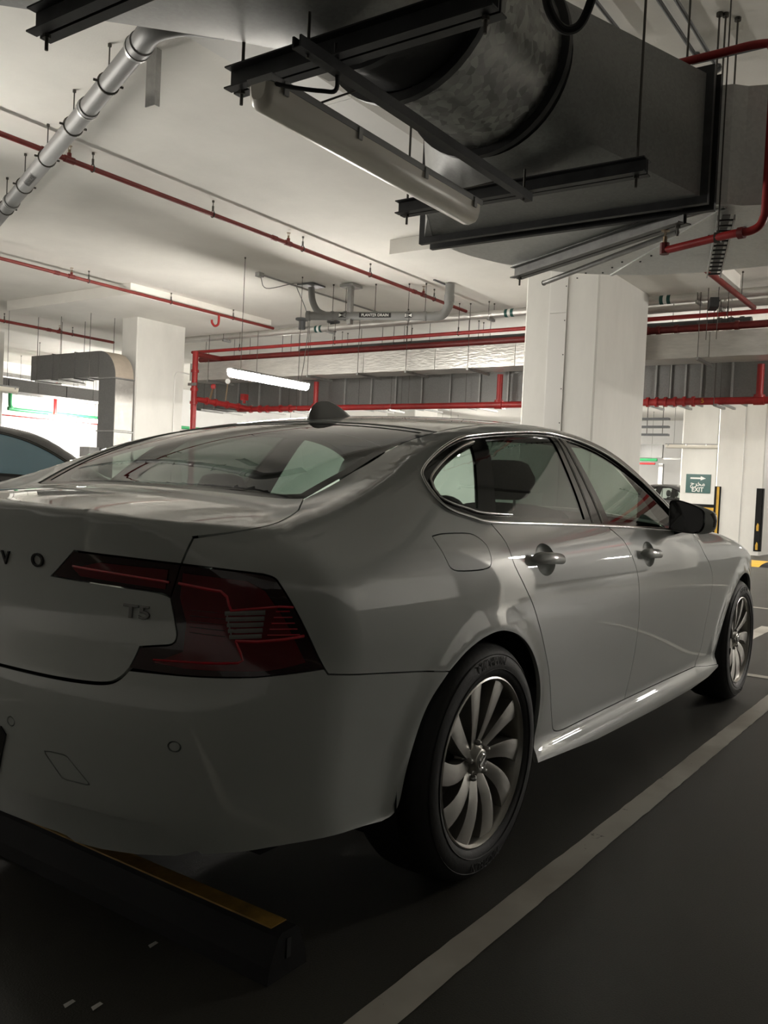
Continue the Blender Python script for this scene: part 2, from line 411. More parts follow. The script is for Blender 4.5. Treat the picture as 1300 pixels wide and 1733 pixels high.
branch(13.6, -3, 9.82, 3.9, .028, (4.4,5.9,7.3,8.8), (5.5,8.5), 'red sprinkler pipe at the left edge behind the column')

# --- grey drain pipe near the fan, running diagonally
dp = thing('drain_pipe', (2.1, 4.2, 3.77), 'grey diagonal drain pipe with clamps at upper left', 'drain pipe')
d0, d1 = V((1.40,2.42,3.785)), V((3.35,7.55,3.73)); dd = (d1-d0).normalized(); R_D = .068
G().cyl(d0, d1, R_D, 20).build('pipe', M_pvc, dp, True)
for i, (x, y) in enumerate(((1.655,3.112),(1.96,3.97),(2.253,4.755),(2.558,5.574),(2.843,6.363))):
    t = ((V((x,y,0))-V((d0.x,d0.y,0))).dot(dd)); c = d0+dd*t
    g = G(); a = V((-dd.y, dd.x, 0)).normalized(); b = dd.cross(a)
    ring = [c+(R_D+.004)*(math.cos(q)*a+math.sin(q)*b) for q in [2*math.pi*k/20 for k in range(21)]]
    g.tube(ring, .007, 6, False)
    for s in (-1, 1): g.cyl(c+a*s*(R_D+.004), c+a*s*(R_D+.035), .009, 6)
    g.build('pipe_clamp', M_rod, dp, True)
    rod(c.x, c.y, c.z+R_D, ZC, dp)
for t in (1.25, 3.95):
    c = d0+dd*t
    G().cyl(c-dd*.05, c+dd*.05, R_D+.009, 20).build('coupling', M_pvc, dp, True)
    G().cyl(c-dd*.012, c+dd*.012, R_D+.012, 20).build('coupling_band', M_zinc, dp, True)
el = bez([tuple(d0+dd*.02), tuple(d0-dd*.14), (1.37,2.17,3.80), (1.45,2.06,3.82), (1.60,1.93,3.83)], 6)
G().tube(el, R_D+.006, 20).build('elbow', M_pvc, dp, True)
c = d0+dd*.10
G().cyl(c-dd*.06, c+dd*.06, R_D+.012, 20).build('coupling', M_pvc, dp, True)
G().cyl(c-dd*.012+dd*.03, c+dd*.012+dd*.03, R_D+.017, 20).build('coupling_band', M_zinc, dp, True)
G().prism([(0,0),(.045,0),(.045,.008),(.008,.008),(.008,.10),(0,.10)], (1.86,2.86,3.66), (1.86,2.86,ZC-.002), (1,0,0), (0,1,0)).build('angle_bracket', M_zinc, dp)
c = d0+dd*2.98; a = V((-dd.y, dd.x, 0)).normalized(); out = (V(CAM_POS)-c); out = (out-dd*out.dot(dd)).normalized(); side = dd.cross(out)
def wrap(u, v, h): ang = v/R_D; return c+dd*u+(R_D+h)*(math.cos(ang)*out+math.sin(ang)*side)
vs = [wrap(u, v, .002) for u in (-.15, .15) for v in np.linspace(-.033,.033,7)]
mk('label', vs, [(i,i+1,i+8,i+7) for i in range(6)], M_label, dp)
tv, tf = text_mesh('DRAIN', .05, .0005)
mk('lettering', [wrap(x*1.25, -yy, .004) for x, yy, z in tv], tf, M_pvc, dp)

# --- big ventilation fan with transitions, flexible joints and elbow
vd = thing('ventilation_duct', (1.15, .05, 2.67), 'large galvanised ventilation fan and duct hanging above the sedan', 'ventilation duct')
FY, FZ = .04, 3.115
def circle(x, r, n=48): return [(x, FY+r*math.cos(2*math.pi*k/n), FZ+r*math.sin(2*math.pi*k/n)) for k in range(n)]
def rectring(x, y0, y1, z0, z1, n=48):
    cy, cz, hy, hz = (y0+y1)/2, (z0+z1)/2, (y1-y0)/2, (z1-z0)/2; o = []
    for k in range(n):
        a = 2*math.pi*k/n; c, s = math.cos(a), math.sin(a); q = 1/max(abs(c), abs(s))
        o.append((x, cy+hy*c*q, cz+hz*s*q))
    return o
def mixring(a, b, t): return [tuple(p+(q-p)*t for p, q in zip(u, v)) for u, v in zip(a, b)]
# casing, flanges
G().loft([circle(.83,.400), circle(1.0,.402), circle(1.3,.402), circle(1.47,.400)], True, False).build('fan_casing', M_fan, vd, True)
G().box((.84, FY-.006+.1, FZ-.404), (1.46, FY+.1, FZ-.385)).build('seam', M_galv_dark, vd)
for x in (.80, 1.47): G().lathe([(.398,0),(.437,0),(.437,.035),(.398,.035)], (x,FY,FZ), (1,0,0)).build('flange', M_steel, vd, True)
# black flexible joints
def flexjoint(x0, x1, r):
    rnd = random.Random(3); rings = []
    for i in range(9):
        t = i/8; x = x0+(x1-x0)*t
        rings.append([(x+.01*math.sin(3*a+i), FY+(r+.012*math.sin(9*a+5*t)*math.sin(math.pi*t)-.02*math.sin(math.pi*t))*math.cos(a), FZ+(r+.012*math.sin(9*a+5*t)*math.sin(math.pi*t)-.02*math.sin(math.pi*t))*math.sin(a)) for a in [2*math.pi*k/64 for k in range(64)]])
    G().loft(rings, True, False).build('flexible_connector', M_flex, vd, True)
flexjoint(.55, .80, .392); flexjoint(1.505, 1.58, .405)
G().lathe([(.39,0),(.415,0),(.415,.03),(.39,.03)], (.53,FY,FZ), (1,0,0)).build('clamp_band', M_steel, vd, True)
# transitions round to rectangle
def trans(xa, ra, xb, rect, name='transition'):
    A, B = circle(xa, ra), rectring(xb, *rect); rings = []
    for i in range(9):
        t = i/8; r = mixring(A, B, t); rings.append(r)
    return G().loft(rings, True, False).build(name, M_galv, vd, True)
RECT = (-.71, .98, 2.672, 3.30)
trans(1.575, .408, 2.47, RECT)
trans(.54, .395, -.62, (-.86, .98, 2.69, 3.30))
G().box((-1.6,-.86,2.69), (-.62,.98,3.30)).build('straight_duct', M_galv, vd)
# seams on the transition underside
G().tube([(1.62+.85*t, .50-.9*0+.42*t, 2.735-.062*t) for t in np.linspace(0,1,5)], .004, 5).build('seam', M_galv_dark, vd)
# rectangular flanges
def rflange(x, w, y0, y1, z0, z1, d=.04, m=M_steel, name='flange'):
    g = G(); g.box((x,y0-d,z0-d), (x+w,y1+d,z0)); g.box((x,y0-d,z1), (x+w,y1+d,z1+d)); g.box((x,y0-d,z0), (x+w,y0,z1)); g.box((x,y1,z0), (x+w,y1+d,z1))
    return g.build(name, m, vd)
rflange(2.47, .035, *RECT)
rflange(2.60, .035, *RECT)
# pleated flexible section between the flanges
rings = [rectring(2.505+.095*i/6, RECT[0]+(.0 if i % 2 else .02), RECT[1]-(.0 if i % 2 else .02), RECT[2]+(.0 if i % 2 else .02), RECT[3]-(.0 if i % 2 else .02)) for i in range(7)]
G().loft(rings, True, False).build('flexible_connector', M_flex, vd)
# rectangular elbow turning right
cx, cy = 2.635, -.42
arc = [(cx+1.40*math.sin(a), cy+1.40*math.cos(a)) for a in np.linspace(0, math.pi/2, 19)]
outer = [(2.635, .98)]+arc[0:]+[(4.035,-1.2),(4.035,-4.2)]
inner = [(2.635,-.71),(2.66,-.80),(2.72,-.86),(2.75,-.95),(2.75,-4.2)]
Z0_, Z1_ = 2.672, 3.30
poly = inner[::-1]+outer
n = len(poly); vs = [(x,y,Z0_) for x, y in poly]+[(x,y,Z1_) for x, y in poly]
g = G(); g.add(vs, [tuple(range(n-1,-1,-1)), tuple(range(n,2*n))]+[(i,(i+1)%n,n+(i+1)%n,n+i) for i in range(n)])
g.build('elbow', M_galv_bounce, vd)
g = G(); g.tube([(x,y,Z0_-.004) for x, y in outer], .009, 6); g.build('edge_seam', M_galv_dark, vd)
for i in (6, 12):   # cross joints on the elbow's underside
    x, y = arc[i]
    G().obox(((x+2.70)/2, (y-.78)/2, Z0_-.004), ((x-2.70)/2, (y+.78)/2, 0), V((-(y+.78), x-2.70, 0)).normalized()*.011, (0,0,.004)).build('joint_strip', M_galv_bounce, vd)
G().box((2.735,-1.6,2.655), (4.05,-1.565,2.672)).build('joint_strip', M_galv_dark, vd)
g = G()
for k in range(14): g.cyl((3.0+.05*(k % 3)+.06*k, -.9+.11*k, Z0_-.006), (3.0+.05*(k % 3)+.06*k, -.9+.11*k, Z0_), .007, 6)
g.build('screw', M_steel, vd)
# patch of torn tape on the near transition
G().add([(.40,.10,2.668),(.47,.07,2.668),(.52,.10,2.668),(.50,.17,2.668),(.42,.18,2.668)], [(0,1,2,3,4)]).build('foil_patch', M_galv_light, vd)

# --- channel beams carrying the fan
def channel_beam(a, b, h, label, rods=True, w=.042, face=1, m=None):
    a, b = V(a), V(b); d = (b-a).normalized(); s = V((-d.y, d.x, 0))*face; t = .006
    tt = thing('channel_beam', tuple((a+b)/2), label, 'steel beam', 'steel channel beams under the duct')
    prof = [(0,0),(w,0),(w,t),(t,t),(t,h-t),(w,h-t),(w,h),(0,h)]
    G().prism(prof, a, b, s, (0,0,1)).build('channel', m or M_steel, tt)
    G().prism([(-u,v) for u, v in prof][::-1], a-s*.012, b-s*.012, s, (0,0,1)).build('channel', m or M_steel, tt)
    for p in (a+d*.05, b-d*.05):
        q = p-s*.006
        G().cyl((q.x,q.y,a.z-.055), (q.x,q.y,ZC), .0065, 8).build('threaded_rod', M_rod, tt)
        g = G()
        for z in (a.z-.014, a.z+h+.001): g.cyl((q.x,q.y,z), (q.x,q.y,z+.013), .014, 6)
        g.build('nut', M_rod, tt)
    return tt
channel_beam((-.37,.76,2.60), (-.37,-.95,2.60), .085, 'dark channel beam at the upper left edge of the picture')
channel_beam((.285,.47,2.60), (.285,-.70,2.60), .085, 'dark channel beam across the near end of the fan')
channel_beam((1.855,.745,2.60), (1.855,-.645,2.60), .07, 'dark channel beam under the far end of the fan')
channel_beam((3.36,.78,2.585), (2.62,-.60,2.585), .075, 'grey channel beam slanting below the duct elbow', m=M_steel_grey)
pb = thing('steel_pipe', (3.0,.3,2.575), 'thin grey steel pipe slanting below the duct elbow', 'pipe')
G().cyl((3.56,.66,2.59), (2.80,-.50,2.60), .017, 12).build('pipe', M_zinc, pb, True)
G().lathe([(.012,0),(.02,0),(.02,.004),(.012,.004)], (3.563,.664,2.59), (.55,.84,0), 12).build('pipe_end', M_zinc, pb)
# slotted strut carrying the near lamp
st = thing('strut_channel', (.95,-.05,2.56), 'slim dark strut running above the unlit near lamp', 'strut')
G().prism([(-.02,0),(.02,0),(.02,.04),(.012,.04),(.012,.004),(-.012,.004),(-.012,.04),(-.02,.04)], (.06,-.05,2.556), (1.84,-.05,2.556), (0,1,0), (0,0,1)).build('channel', M_steel, st)
for x in (.12, 1.78): G().cyl((x,-.05,2.545), (x,-.05,2.70), .006, 8).build('bolt', M_rod, st)

# --- batten lamps
def lamp(xc, y, z, lit, label, rods=True, L=1.58, top=ZC, along='x', detail=True):
    t = thing('batten_lamp', (xc, y, z), label, 'lamp', 'ceiling batten lamps')
    ax = V((1,0,0)) if along == 'x' else V((0,1,0)); ay = V((0,1,0)) if along == 'x' else V((1,0,0)); c = V((xc,y,z))
    U = [(.058,.045),(.056,.01),(.048,-.022),(.032,-.042),(0,-.05),(-.032,-.042),(-.048,-.022),(-.056,.01),(-.058,.045)]
    rings = []
    for s, k in ((-L/2,.62), (-L/2+.012,.9), (-L/2+.03,1), (L/2-.03,1), (L/2-.012,.9), (L/2,.62)):
        rings.append([c+ax*s+ay*u*k+V((0,0,v*k+.045*(1-k))) for u, v in U])
    g = G().loft(rings, False, False); n = len(U)
    g.f += [tuple(range(n)), tuple(range(5*n, 6*n))[::-1]]
    g.build('diffuser', M_lit if lit else M_opal, t, True, auto=50)
    G().obox(c+V((0,0,.058)), ax*(L/2-.004), ay*.062, (0,0,.0135)).build('housing', M_lampgrey, t)
    if detail:
        for s in (-.56,-.2,.2,.56):
            G().obox(c+ax*s*L*.8+ay*(-.064)+V((0,0,.04)), ax*.012, ay*.004, (0,0,.024)).build('clip', M_zinc, t)
            G().obox(c+ax*s*L*.8+ay*(.064)+V((0,0,.04)), ax*.012, ay*.004, (0,0,.024)).build('clip', M_zinc, t)
    if rods:
        for s in (-.37, .37):
            p = c+ax*s*L; rod(p.x, p.y, z+.07, top, t, .004)
    return t
near = lamp(.947, .215, 2.49, False, 'unlit batten lamp hanging close under the fan', rods=False)
for s in (-.5, .6):
    G().cyl((.947+s,.215,2.56), (.947+s,-.05,2.575), .004, 6).build('support_wire', M_rod, near)
G().tube(bez([(.18,.22,2.56),(.20,.12,2.52),(.26,0,2.50),(.30,-.035,2.515),(.28,-.045,2.60),(.27,-.05,2.66)], 6), .008, 8).build('power_cable', M_black, near, True)
lamp(6.86, 6.30, 2.49, True, 'lit batten lamp hanging over the aisle behind the sedan')
lamp(.95, 6.30, 2.49, True, 'lit batten lamp over the empty bays at far left')
lamp(12.95, 3.6, 2.49, True, 'lit batten lamp beyond the service ducts')
lamp(6.05, 12.35, 2.49, False, 'unlit batten lamp at the left picture edge')
lamp(12.08, 18.0, 2.49, True, 'lit batten lamp below the green pipe')
lamp(12.9, 19.6, 2.49, True, 'small lit batten lamp by the far left wall')
lamp(17.2, 14.5, 2.49, True, 'lit batten lamp beside the red riser')
lamp(17.4, 5.4, 2.49, True, 'lit batten lamp in front of the exit column')
lamp(9.0, -4.9, 2.49, True, 'lit batten lamp beside the right aisle', top=ZD)
lamp(17.0, -9.0, 2.49, True, 'added unseen batten lamp brightening the right wall')  # added out of view: brightens the wall mirrored in the doors
lamp(23.0, -9.0, 2.49, True, 'added unseen batten lamp lifting the far right corner')  # added for the same bright band in the car side
lamp(.95, 12.4, 2.49, True, 'added unseen batten lamp brightening the ceiling at left')  # added out of view to even out the ceiling brightness
lamp(-8.0, 19.4, 2.49, True, 'added unseen batten lamp far behind, lifting the sedan rear')  # added far behind the view to lift the dark rear bumper
lamp(24.0, -1.0, 2.49, True, 'added unseen batten lamp brightening the exit side')  # added outside the view for light around the exit column
lamp(25.6, 8.6, 2.49, True, 'added hidden batten lamp brightening the far wall')  # added behind the sedan's outline so the far wall turns bright
lamp(27.2, 15.6, 2.49, True, 'added hidden batten lamp brightening the far left corner')  # added light for the wall seen through the quarter glass
lamp(20.0, 11.6, 2.49, True, 'added hidden batten lamp brightening the space beyond the ducts')  # added behind the ducts to brighten the distance
lamp(20.9, 4.4, 2.49, False, 'unlit batten lamp hanging beside the exit sign', along='y')
# cable conduit feeding the aisle lamp
cd = thing('cable_conduit', (8.4,6.72,4.03), 'thin grey conduit on the ceiling beside the lit aisle lamp', 'conduit')
G().cyl((7.0,6.72,4.03), (9.95,6.72,4.03), .014, 8).build('conduit', M_zinc, cd, True)
G().box((6.95,6.68,3.99), (7.05,6.76,4.048)).build('junction_box', M_zinc, cd)
G().tube(bez([(7.02,6.72,4.0),(7.15,6.72,3.86),(7.35,6.4,3.94),(7.55,6.4,3.98)], 6), .006, 6).build('cable', M_pvc, cd, True)
G().tube(bez([(7.8,6.72,4.02),(7.72,6.4,3.5),(7.62,6.35,2.9),(7.5,6.3,2.57)], 6), .006, 6).build('cable', M_pvc, cd, True)

# --- services crossing behind the columns
def along_y(name, x, z, r, y0, y1, m, label, hang=(), group='pipes crossing behind the columns', n=14):
    t = thing(name, (x, y0, z), label, 'pipe', group)
    G().cyl((x,y0,z), (x,y1,z), r, n).build('pipe', m, t, True)
    for y in hang:
        G().obox((x,y,z-r-.02), (.10,0,0), (0,.02,0), (0,0,.02)).build('strut_bracket', M_zinc, t)
        rod(x-.085, y, z-r-.03, ZC, t); rod(x+.085, y, z-r-.03, ZC, t)
    return t
sp = along_y('insulated_pipe', 10.0, 3.86, .062, -6, 13, M_foil, 'silver foil-wrapped pipe high behind the columns', (-2,1.42,4.6,7.8,10.4))
for y in (1.8, 4.2, 8.0): G().cyl((10.0,y,3.86), (10.0,y+.05,3.86), .0635, 14).build('flow_label', M_signgreen, sp, True); G().cyl((10.0,y+.05,3.86), (10.0,y+.10,3.86), .0633, 14).build('flow_label', M_signwhite, sp, True); G().cyl((10.0,y+.10,3.86), (10.0,y+.15,3.86), .0635, 14).build('flow_label', M_signgreen, sp, True)
along_y('insulated_pipe', 10.35, 3.80, .05, -6, 3.4, M_foil, 'thinner silver pipe right of the near column', (-1.5,1.2))
r1 = along_y('sprinkler_main', 9.86, 3.575, .03, -6, 11.2, M_red, 'bright red pipe above the foil duct', (), 'red mains crossing behind the columns')
for y in (-1.0,1.0,5.1,7.6,9.9): clevis(9.86, y, 3.575, .03, r1, 'y')
r2 = along_y('sprinkler_main', 10.08, 3.455, .05, -6, 11.2, M_red_dark, 'dark red pipe lying just above the foil duct', (), 'red mains crossing behind the columns')
for y in (.9,1.7,1.95,2.1): G().cyl((10.08,y,3.455), (10.08,y+.05,3.455), .064, 14).build('coupling', M_red_dark, r2, True)
# foil duct
fd = thing('foil_duct', (10.28, 3, 3.04), 'long foil-wrapped rectangular duct behind the columns', 'duct')
def crinkled(x0, x1, y0, y1, z0, z1, step):
    rnd = random.Random(5); rings = []; k = int((y1-y0)/step)
    for i in range(k+1):
        y = y0+(y1-y0)*i/k; j = lambda s=.006: (rnd.random()-.5)*s
        rings.append([(x0+j(),y,z0+j()),((x0+x1)/2,y,z0-.008+j(.01)),(x1+j(),y,z0+j()),(x1+j(),y,z1+j()),((x0+x1)/2,y,z1+j()),(x0+j(),y,z1+j()),(x0-.008+j(.012),y,(z0+z1)/2)])
    return G().loft(rings)
yy = -6.0
while yy < 11.3:
    y2 = min(yy+1.45, 11.4); crinkled(10.0, 10.55, yy+.004, y2-.004, 3.04, 3.385, .12).build('duct_section', M_foil, fd, True, auto=60); yy = y2
for y in (-3.4,-1.0,1.38,3.4,4.94,6.12,7.12,8.25,9.5,10.8):
    G().obox((10.275,y,3.015), (.36,0,0), (0,.02,0), (0,0,.018)).build('support_rail', M_zinc, fd)
    for x in (9.93, 10.62): rod(x, y, 2.99, ZC, fd, .005)
# dark galvanised duct behind
dk = thing('plain_duct', (11.4, 3, 2.60), 'dark grey sheet metal duct behind the foil duct', 'duct')
js = [12.4,11.68,10.99,10.4,9.84,9.29,8.19,7.57,7.02,6.46,5.87,5.29,4.75,3.9,3.1,2.27,2.05,1.83,1.6,1.17,.3,-.8,-2,-3.2,-4.4,-6]
for a, b in zip(js[:-1], js[1:]):
    G().box((11.0,b+.012,2.60), (11.9,a-.012,3.18)).build('duct_section', M_galv_dark, dk)
    g = G(); g.box((10.965,a-.012,2.565), (11.935,a+.012,3.21)); g.build('joint_flange', M_galv, dk)
for a in js[1:-1:2]:
    G().obox((11.4,a+.2,2.545), (.62,0,0), (0,.02,0), (0,0,.016)).build('support_rail', M_zinc, dk)
    rod(10.86, a+.2, 2.53, ZC, dk)
# big red fire main
bm = thing('fire_main', (10.7, 3, 2.52), 'large red fire main below the dark duct', 'pipe', 'red mains crossing behind the columns')
G().cyl((10.7,-6,2.522), (10.7,10.7,2.522), .052, 18).build('pipe', M_red, bm, True)
for y in (8.67, 4.76, .73, -2.8):
    G().cyl((10.7,y,2.522), (10.7,y,3.02), .048, 14).build('riser', M_red, bm, True)
    G().cyl((10.7,y-.07,2.522), (10.7,y+.07,2.522), .066, 14).cyl((10.7,y,2.56), (10.7,y,2.60), .075, 14).build('tee_fitting', M_red, bm, True)
for y in (1.62,1.75,1.88,2.02,2.15,2.28,9.3,9.55,9.9,10.1,10.35):
    G().cyl((10.7,y-.018,2.522), (10.7,y+.018,2.522), .074, 16).build('coupling', M_red, bm, True)
put_text('lettering', '5', .09, M_yellow, bm, (10.645,1.48,2.52), (0,-1,0), (0,0,1), .001)
for y in (9.0,6.8,3.6,1.25,-1.2):
    G().obox((10.7,y,2.44), (.24,0,0), (0,.02,0), (0,0,.018)).build('support_rail', M_zinc, bm); rod(10.60, y+.06, 2.44, ZC, bm); rod(10.93, y+.06, 2.44, ZC, bm)
# red riser at the left column, cross branch and valve set
rr = thing('fire_riser', (9.42, 10.62, 0), 'red vertical riser beside the left column', 'pipe')
G().cyl((9.42,10.62,0), (9.42,10.62,3.5), .055, 16).build('pipe', M_red, rr, True)
for z in (1.0,1.9,2.5,2.75,3.1): G().cyl((9.42,10.62,z), (9.42,10.62,z+.05), .075, 16).build('coupling', M_red, rr, True)
G().cyl((9.42,10.62,3.45), (10.08,10.62,3.45), .05, 14).build('branch', M_red_dark, rr, True)
G().cyl((9.42,10.62,2.60), (10.7,10.35,2.522), .052, 14).build('branch', M_red, rr, True)
for t in (.2,.35,.55,.75):
    p = V((9.42,10.62,2.60)).lerp(V((10.7,10.35,2.522)), t); q = V((9.42,10.62,2.60)).lerp(V((10.7,10.35,2.522)), t+.03)
    G().cyl(p, q, .075, 14).build('coupling', M_red, rr, True)
G().obox((9.30,10.55,2.86), (.02,0,0), (0,.10,0), (0,0,.025)).build('pipe_bracket', M_zinc, rr)
G().lathe([(.0,0),(.03,0),(.05,.01),(.05,.02),(.03,.03),(0,.03)], (9.72,10.42,2.86), (-.7,-.7,0), 14).build('valve_wheel', M_red, rr, True)
G().cyl((9.72,10.42,2.86), (9.72,10.5,2.62), .02, 8).build('valve_stem', M_brass, rr, True)
ga = G().lathe([(0,0),(.05,0),(.05,.02),(0,.02)], (9.98,10.3,2.99), (-.7,-.7,0), 16).build('pressure_gauge', M_signwhite, rr, True)
G().cyl((9.98,10.3,2.96), (9.98,10.34,2.62), .012, 8).build('gauge_stem', M_brass, rr, True)
for x, y in ((10.35,10.2),):
    G().box((x-.06,y-.05,2.66), (x+.06,y+.05,2.78)).cyl((x,y,2.6), (x,y,2.66), .03, 8).build('flow_switch', M_red, rr)
# conduit on the left column
lc = thing('wall_conduit', (8.9,10.49,1.2), 'thin white conduit bent over on the left column', 'conduit')
G().tube(bez([(8.82,10.49,.0),(8.82,10.49,1.5),(8.82,10.49,2.8),(8.83,10.49,2.97),(8.90,10.49,3.03),(9.02,10.49,3.03),(9.2,10.52,3.03)], 6), .012, 8).build('conduit', M_white, lc, True)

# --- planter drain
pd = thing('drain_pipe', (8.2,5.6,3.6), 'grey planter drain pipe with black label between the columns', 'drain pipe')
pa, pbv = V((7.88,6.5,3.585)), V((8.56,4.72,3.575)); ud = (pbv-pa).normalized(); RP = .062
G().cyl(pa, pbv, RP, 18).build('pipe', M_pvc, pd, True)
G().tube(bez([tuple(pa+ud*.28), tuple(pa+ud*.12+V((0,0,.07))), tuple(pa+ud*.03+V((0,0,.22))), tuple(pa+ud*.0+V((0,0,.42)))], 6), RP*.8, 16).build('branch_elbow', M_pvc, pd, True)
G().obox(pa+V((0,0,.445)), (.15,0,0), (0,.15,0), (0,0,.012)).build('ceiling_flange', M_pvc_dark, pd)
G().cyl(pa-ud*.05, pa, RP+.012, 18).build('end_cap', M_pvc, pd, True)
for t in (.35,.55,1.0,1.5,1.75):
    c = pa+ud*t; G().cyl(c-ud*.02, c+ud*.02, RP+.008, 18).build('coupling', M_pvc, pd, True); rod(c.x, c.y, c.z+RP, ZC, pd)
G().obox(pa+ud*.62+V((0,0,.16)), (.035,0,0), (0,.035,0), (0,0,.28)).obox(pa+ud*.62+V((0,0,.43)), (.12,0,0), (0,.12,0), (0,0,.02)).build('hanger_post', M_zinc, pd)
G().tube(bez([tuple(pbv-ud*.02), tuple(pbv+ud*.10+V((0,0,.02))), tuple(pbv+ud*.18+V((0,0,.14))), tuple(pbv+ud*.19+V((0,0,.26))), tuple(pbv+ud*.19+V((0,0,.46)))], 6), RP+.004, 18).build('elbow', M_pvc, pd, True)
G().cyl(pbv+ud*.19+V((0,0,.2)), pbv+ud*.19+V((0,0,.3)), RP+.013, 18).build('coupling', M_pvc, pd, True)
G().obox(pbv+ud*.19+V((-.12,.1,.47)), (.16,0,0), (0,.012,0), (0,0,.01)).build('ceiling_flange', M_pvc_dark, pd)
pn = V((-ud.y*-1, -ud.x, 0)); pn = V((ud.y, -ud.x, 0)).normalized()
if pn.x > 0: pn = -pn
def plabel(t, hl, txt, sz):
    c = pa+ud*t+pn*(RP+.002)
    G().obox(c, ud*hl, (0,0,.034), pn*.002).build('label', M_label, pd)
    if txt: put_text('lettering', txt, sz, M_signwhite, pd, tuple(c+pn*.003), tuple(ud), (0,0,1), .0005, .0006)
plabel(1.02, .24, 'PLANTER DRAIN', .055)
for t in (.80, 1.52):
    plabel(t-.28 if t < 1 else t, .055, '', 0)
    c = pa+ud*(t-.28 if t < 1 else t)+pn*(RP+.0055); z = V((0,0,1))
    G().add([c-ud*.05+z*.026, c-ud*.0, c-ud*.05-z*.026, c+ud*.05+z*.026, c+ud*.0, c+ud*.05-z*.026], [(0,1,2),(3,5,4)]).build('flow_arrow', M_signwhite, pd)
# dark drain pipe deeper behind
dk2 = along_y('dark_drain_pipe', 11.3, 3.72, .07, 3.2, 9.6, M_pvc_dark, 'dark drain pipe behind the silver pipe', (4.0,5.5,7.0,8.5), 'dark drain pipes')
dk3 = along_y('dark_drain_pipe', 10.75, 3.62, .075, .9, 3.3, M_pvc_dark, 'dark drain pipe right of the near column', (1.2,), 'dark drain pipes')
for y in (1.0,1.15,1.3): G().cyl((10.75,y,3.62), (10.75,y+.05,3.62), .088, 14).build('coupling', M_pvc_dark, dk3, True)
for x, y in ((9.9,8.4),(10.3,8.0)):
    fl = thing('floor_drain_stub', (x,y,3.85), 'dark drain outlet under the ceiling %s' % ('left of the planter drain' if y > 8.2 else 'below the planter drain'), 'drain', 'dark drain outlets')
    G().lathe([(.0,0),(.12,0),(.12,-.03),(.06,-.05),(.06,-.2),(0,-.2)], (x,y,ZC), (0,0,1), 16).build('outlet', M_pvc_dark, fl, True)
# red pipe right of the near column running away
rp = thing('sprinkler_pipe', (8,.8,3.7), 'red pipe slanting away right of the near column', 'pipe', 'red sprinkler branch pipes')
rod(8.2, .80, 3.74, ZC, rp); rod(9.6, .775, 3.73, ZC, rp); G().cyl((7.7,.81,3.72), (10.2,.757,3.70), .035, 14).build('pipe', M_red_dark, rp, True)
# hanging black bracket box
bb = thing('bracket_box', (8.6,1.3,3.5), 'dark bracket hung on rods right of the near column', 'bracket')
G().obox((9.6,1.12,3.66), (.13,.05,0), (-.02,.05,0), (0,0,.06)).build('box', M_steel, bb)
for y in (1.06, 1.19): rod(9.6, y, 3.2, ZD-.002, bb)

# --- ducts and pipes at the far left
ed = thing('elbow_duct', (7.62,10.62,0), 'galvanised duct bending down in front of the left column', 'duct')
EX0, EX1 = 7.43, 7.815
rings = []; cc = np.array([10.87, 2.75])
for a in np.linspace(0, math.pi/2, 13):
    dv = np.array([-math.cos(a), math.sin(a)])
    rings.append([(EX0,)+tuple(cc+dv*.47), (EX1,)+tuple(cc+dv*.47), (EX1,)+tuple(cc+dv*.02), (EX0,)+tuple(cc+dv*.02)])
g = G()
for r0, r1 in zip(rings[:-1], rings[1:]): g.add([r0[0], r0[1], r1[1], r1[0]], [(0,1,2,3)])
g.build('bend_skin', mat('lit_bend_zinc', (.46,.40,.33), .55, metal=.3, var=.08), ed, True, auto=60)  # lighter than the cheeks: light on the outer curve put into the colour
g = G()
for r0, r1 in zip(rings[:-1], rings[1:]):
    g.add([(EX0+.002,)+tuple(r0[0][1:]), (EX0+.002,)+tuple(r1[0][1:]), (EX0+.002,)+tuple(r1[3][1:]), (EX0+.002,)+tuple(r0[3][1:]), (EX1-.002,)+tuple(r0[0][1:]), (EX1-.002,)+tuple(r0[3][1:]), (EX1-.002,)+tuple(r1[3][1:]), (EX1-.002,)+tuple(r1[0][1:])], [(0,1,2,3),(4,5,6,7)])
    g.add([r0[2], r0[3], r1[3], r1[2]], [(0,1,2,3)])
g.build('bend_cheek', M_galv_dark, ed)
for z0, z1 in ((1.84,2.73),(1.2,1.82),(0,1.18)):
    G().box((EX0+.004,10.405,z0), (EX1,10.85,z1)).build('duct_section', M_galv_dark, ed); G().box((EX0+.006,10.396,z0+.01), (EX1-.006,10.4055,z1-.01)).build('lit_face', M_galv_light, ed)  # paler sheet on one side carries the light falling there
for z in (1.18, 1.82, 2.73): G().box((EX0-.015,10.385,z), (EX1+.015,10.865,z+.02)).build('joint_flange', M_zinc, ed)
for i in range(3): G().box((EX0,10.875+i*.67,2.77), (EX1,10.875+i*.67+.66,3.22)).build('duct_section', M_galv_dark, ed)
for i in range(2): G().box((EX0-.012,11.532+i*.67,2.755), (EX1+.012,11.556+i*.67,3.235)).build('joint_flange', M_galv_dark, ed)
for y in (11.05,11.9,12.6):
    G().obox((7.62,y,2.742), (.27,0,0), (0,.02,0), (0,0,.014)).build('support_rail', M_zinc, ed); rod(7.37, y, 2.74, ZD if y < 12.4 else ZC, ed); rod(7.87, y, 2.74, ZD if y < 12.4 else ZC, ed)
G().box((7.2,10.74,.95), (7.41,11.0,1.54)).build('control_box', M_zinc, ed)
ld = thing('plain_duct', (10.6,16.6,2.85), 'long dark duct running at far left above the green pipe', 'duct')
for i in range(4): G().box((7.6+i*1.5,16.3,2.86), (9.08+i*1.5,16.9,3.14)).build('duct_section', M_galv_dark, ld)
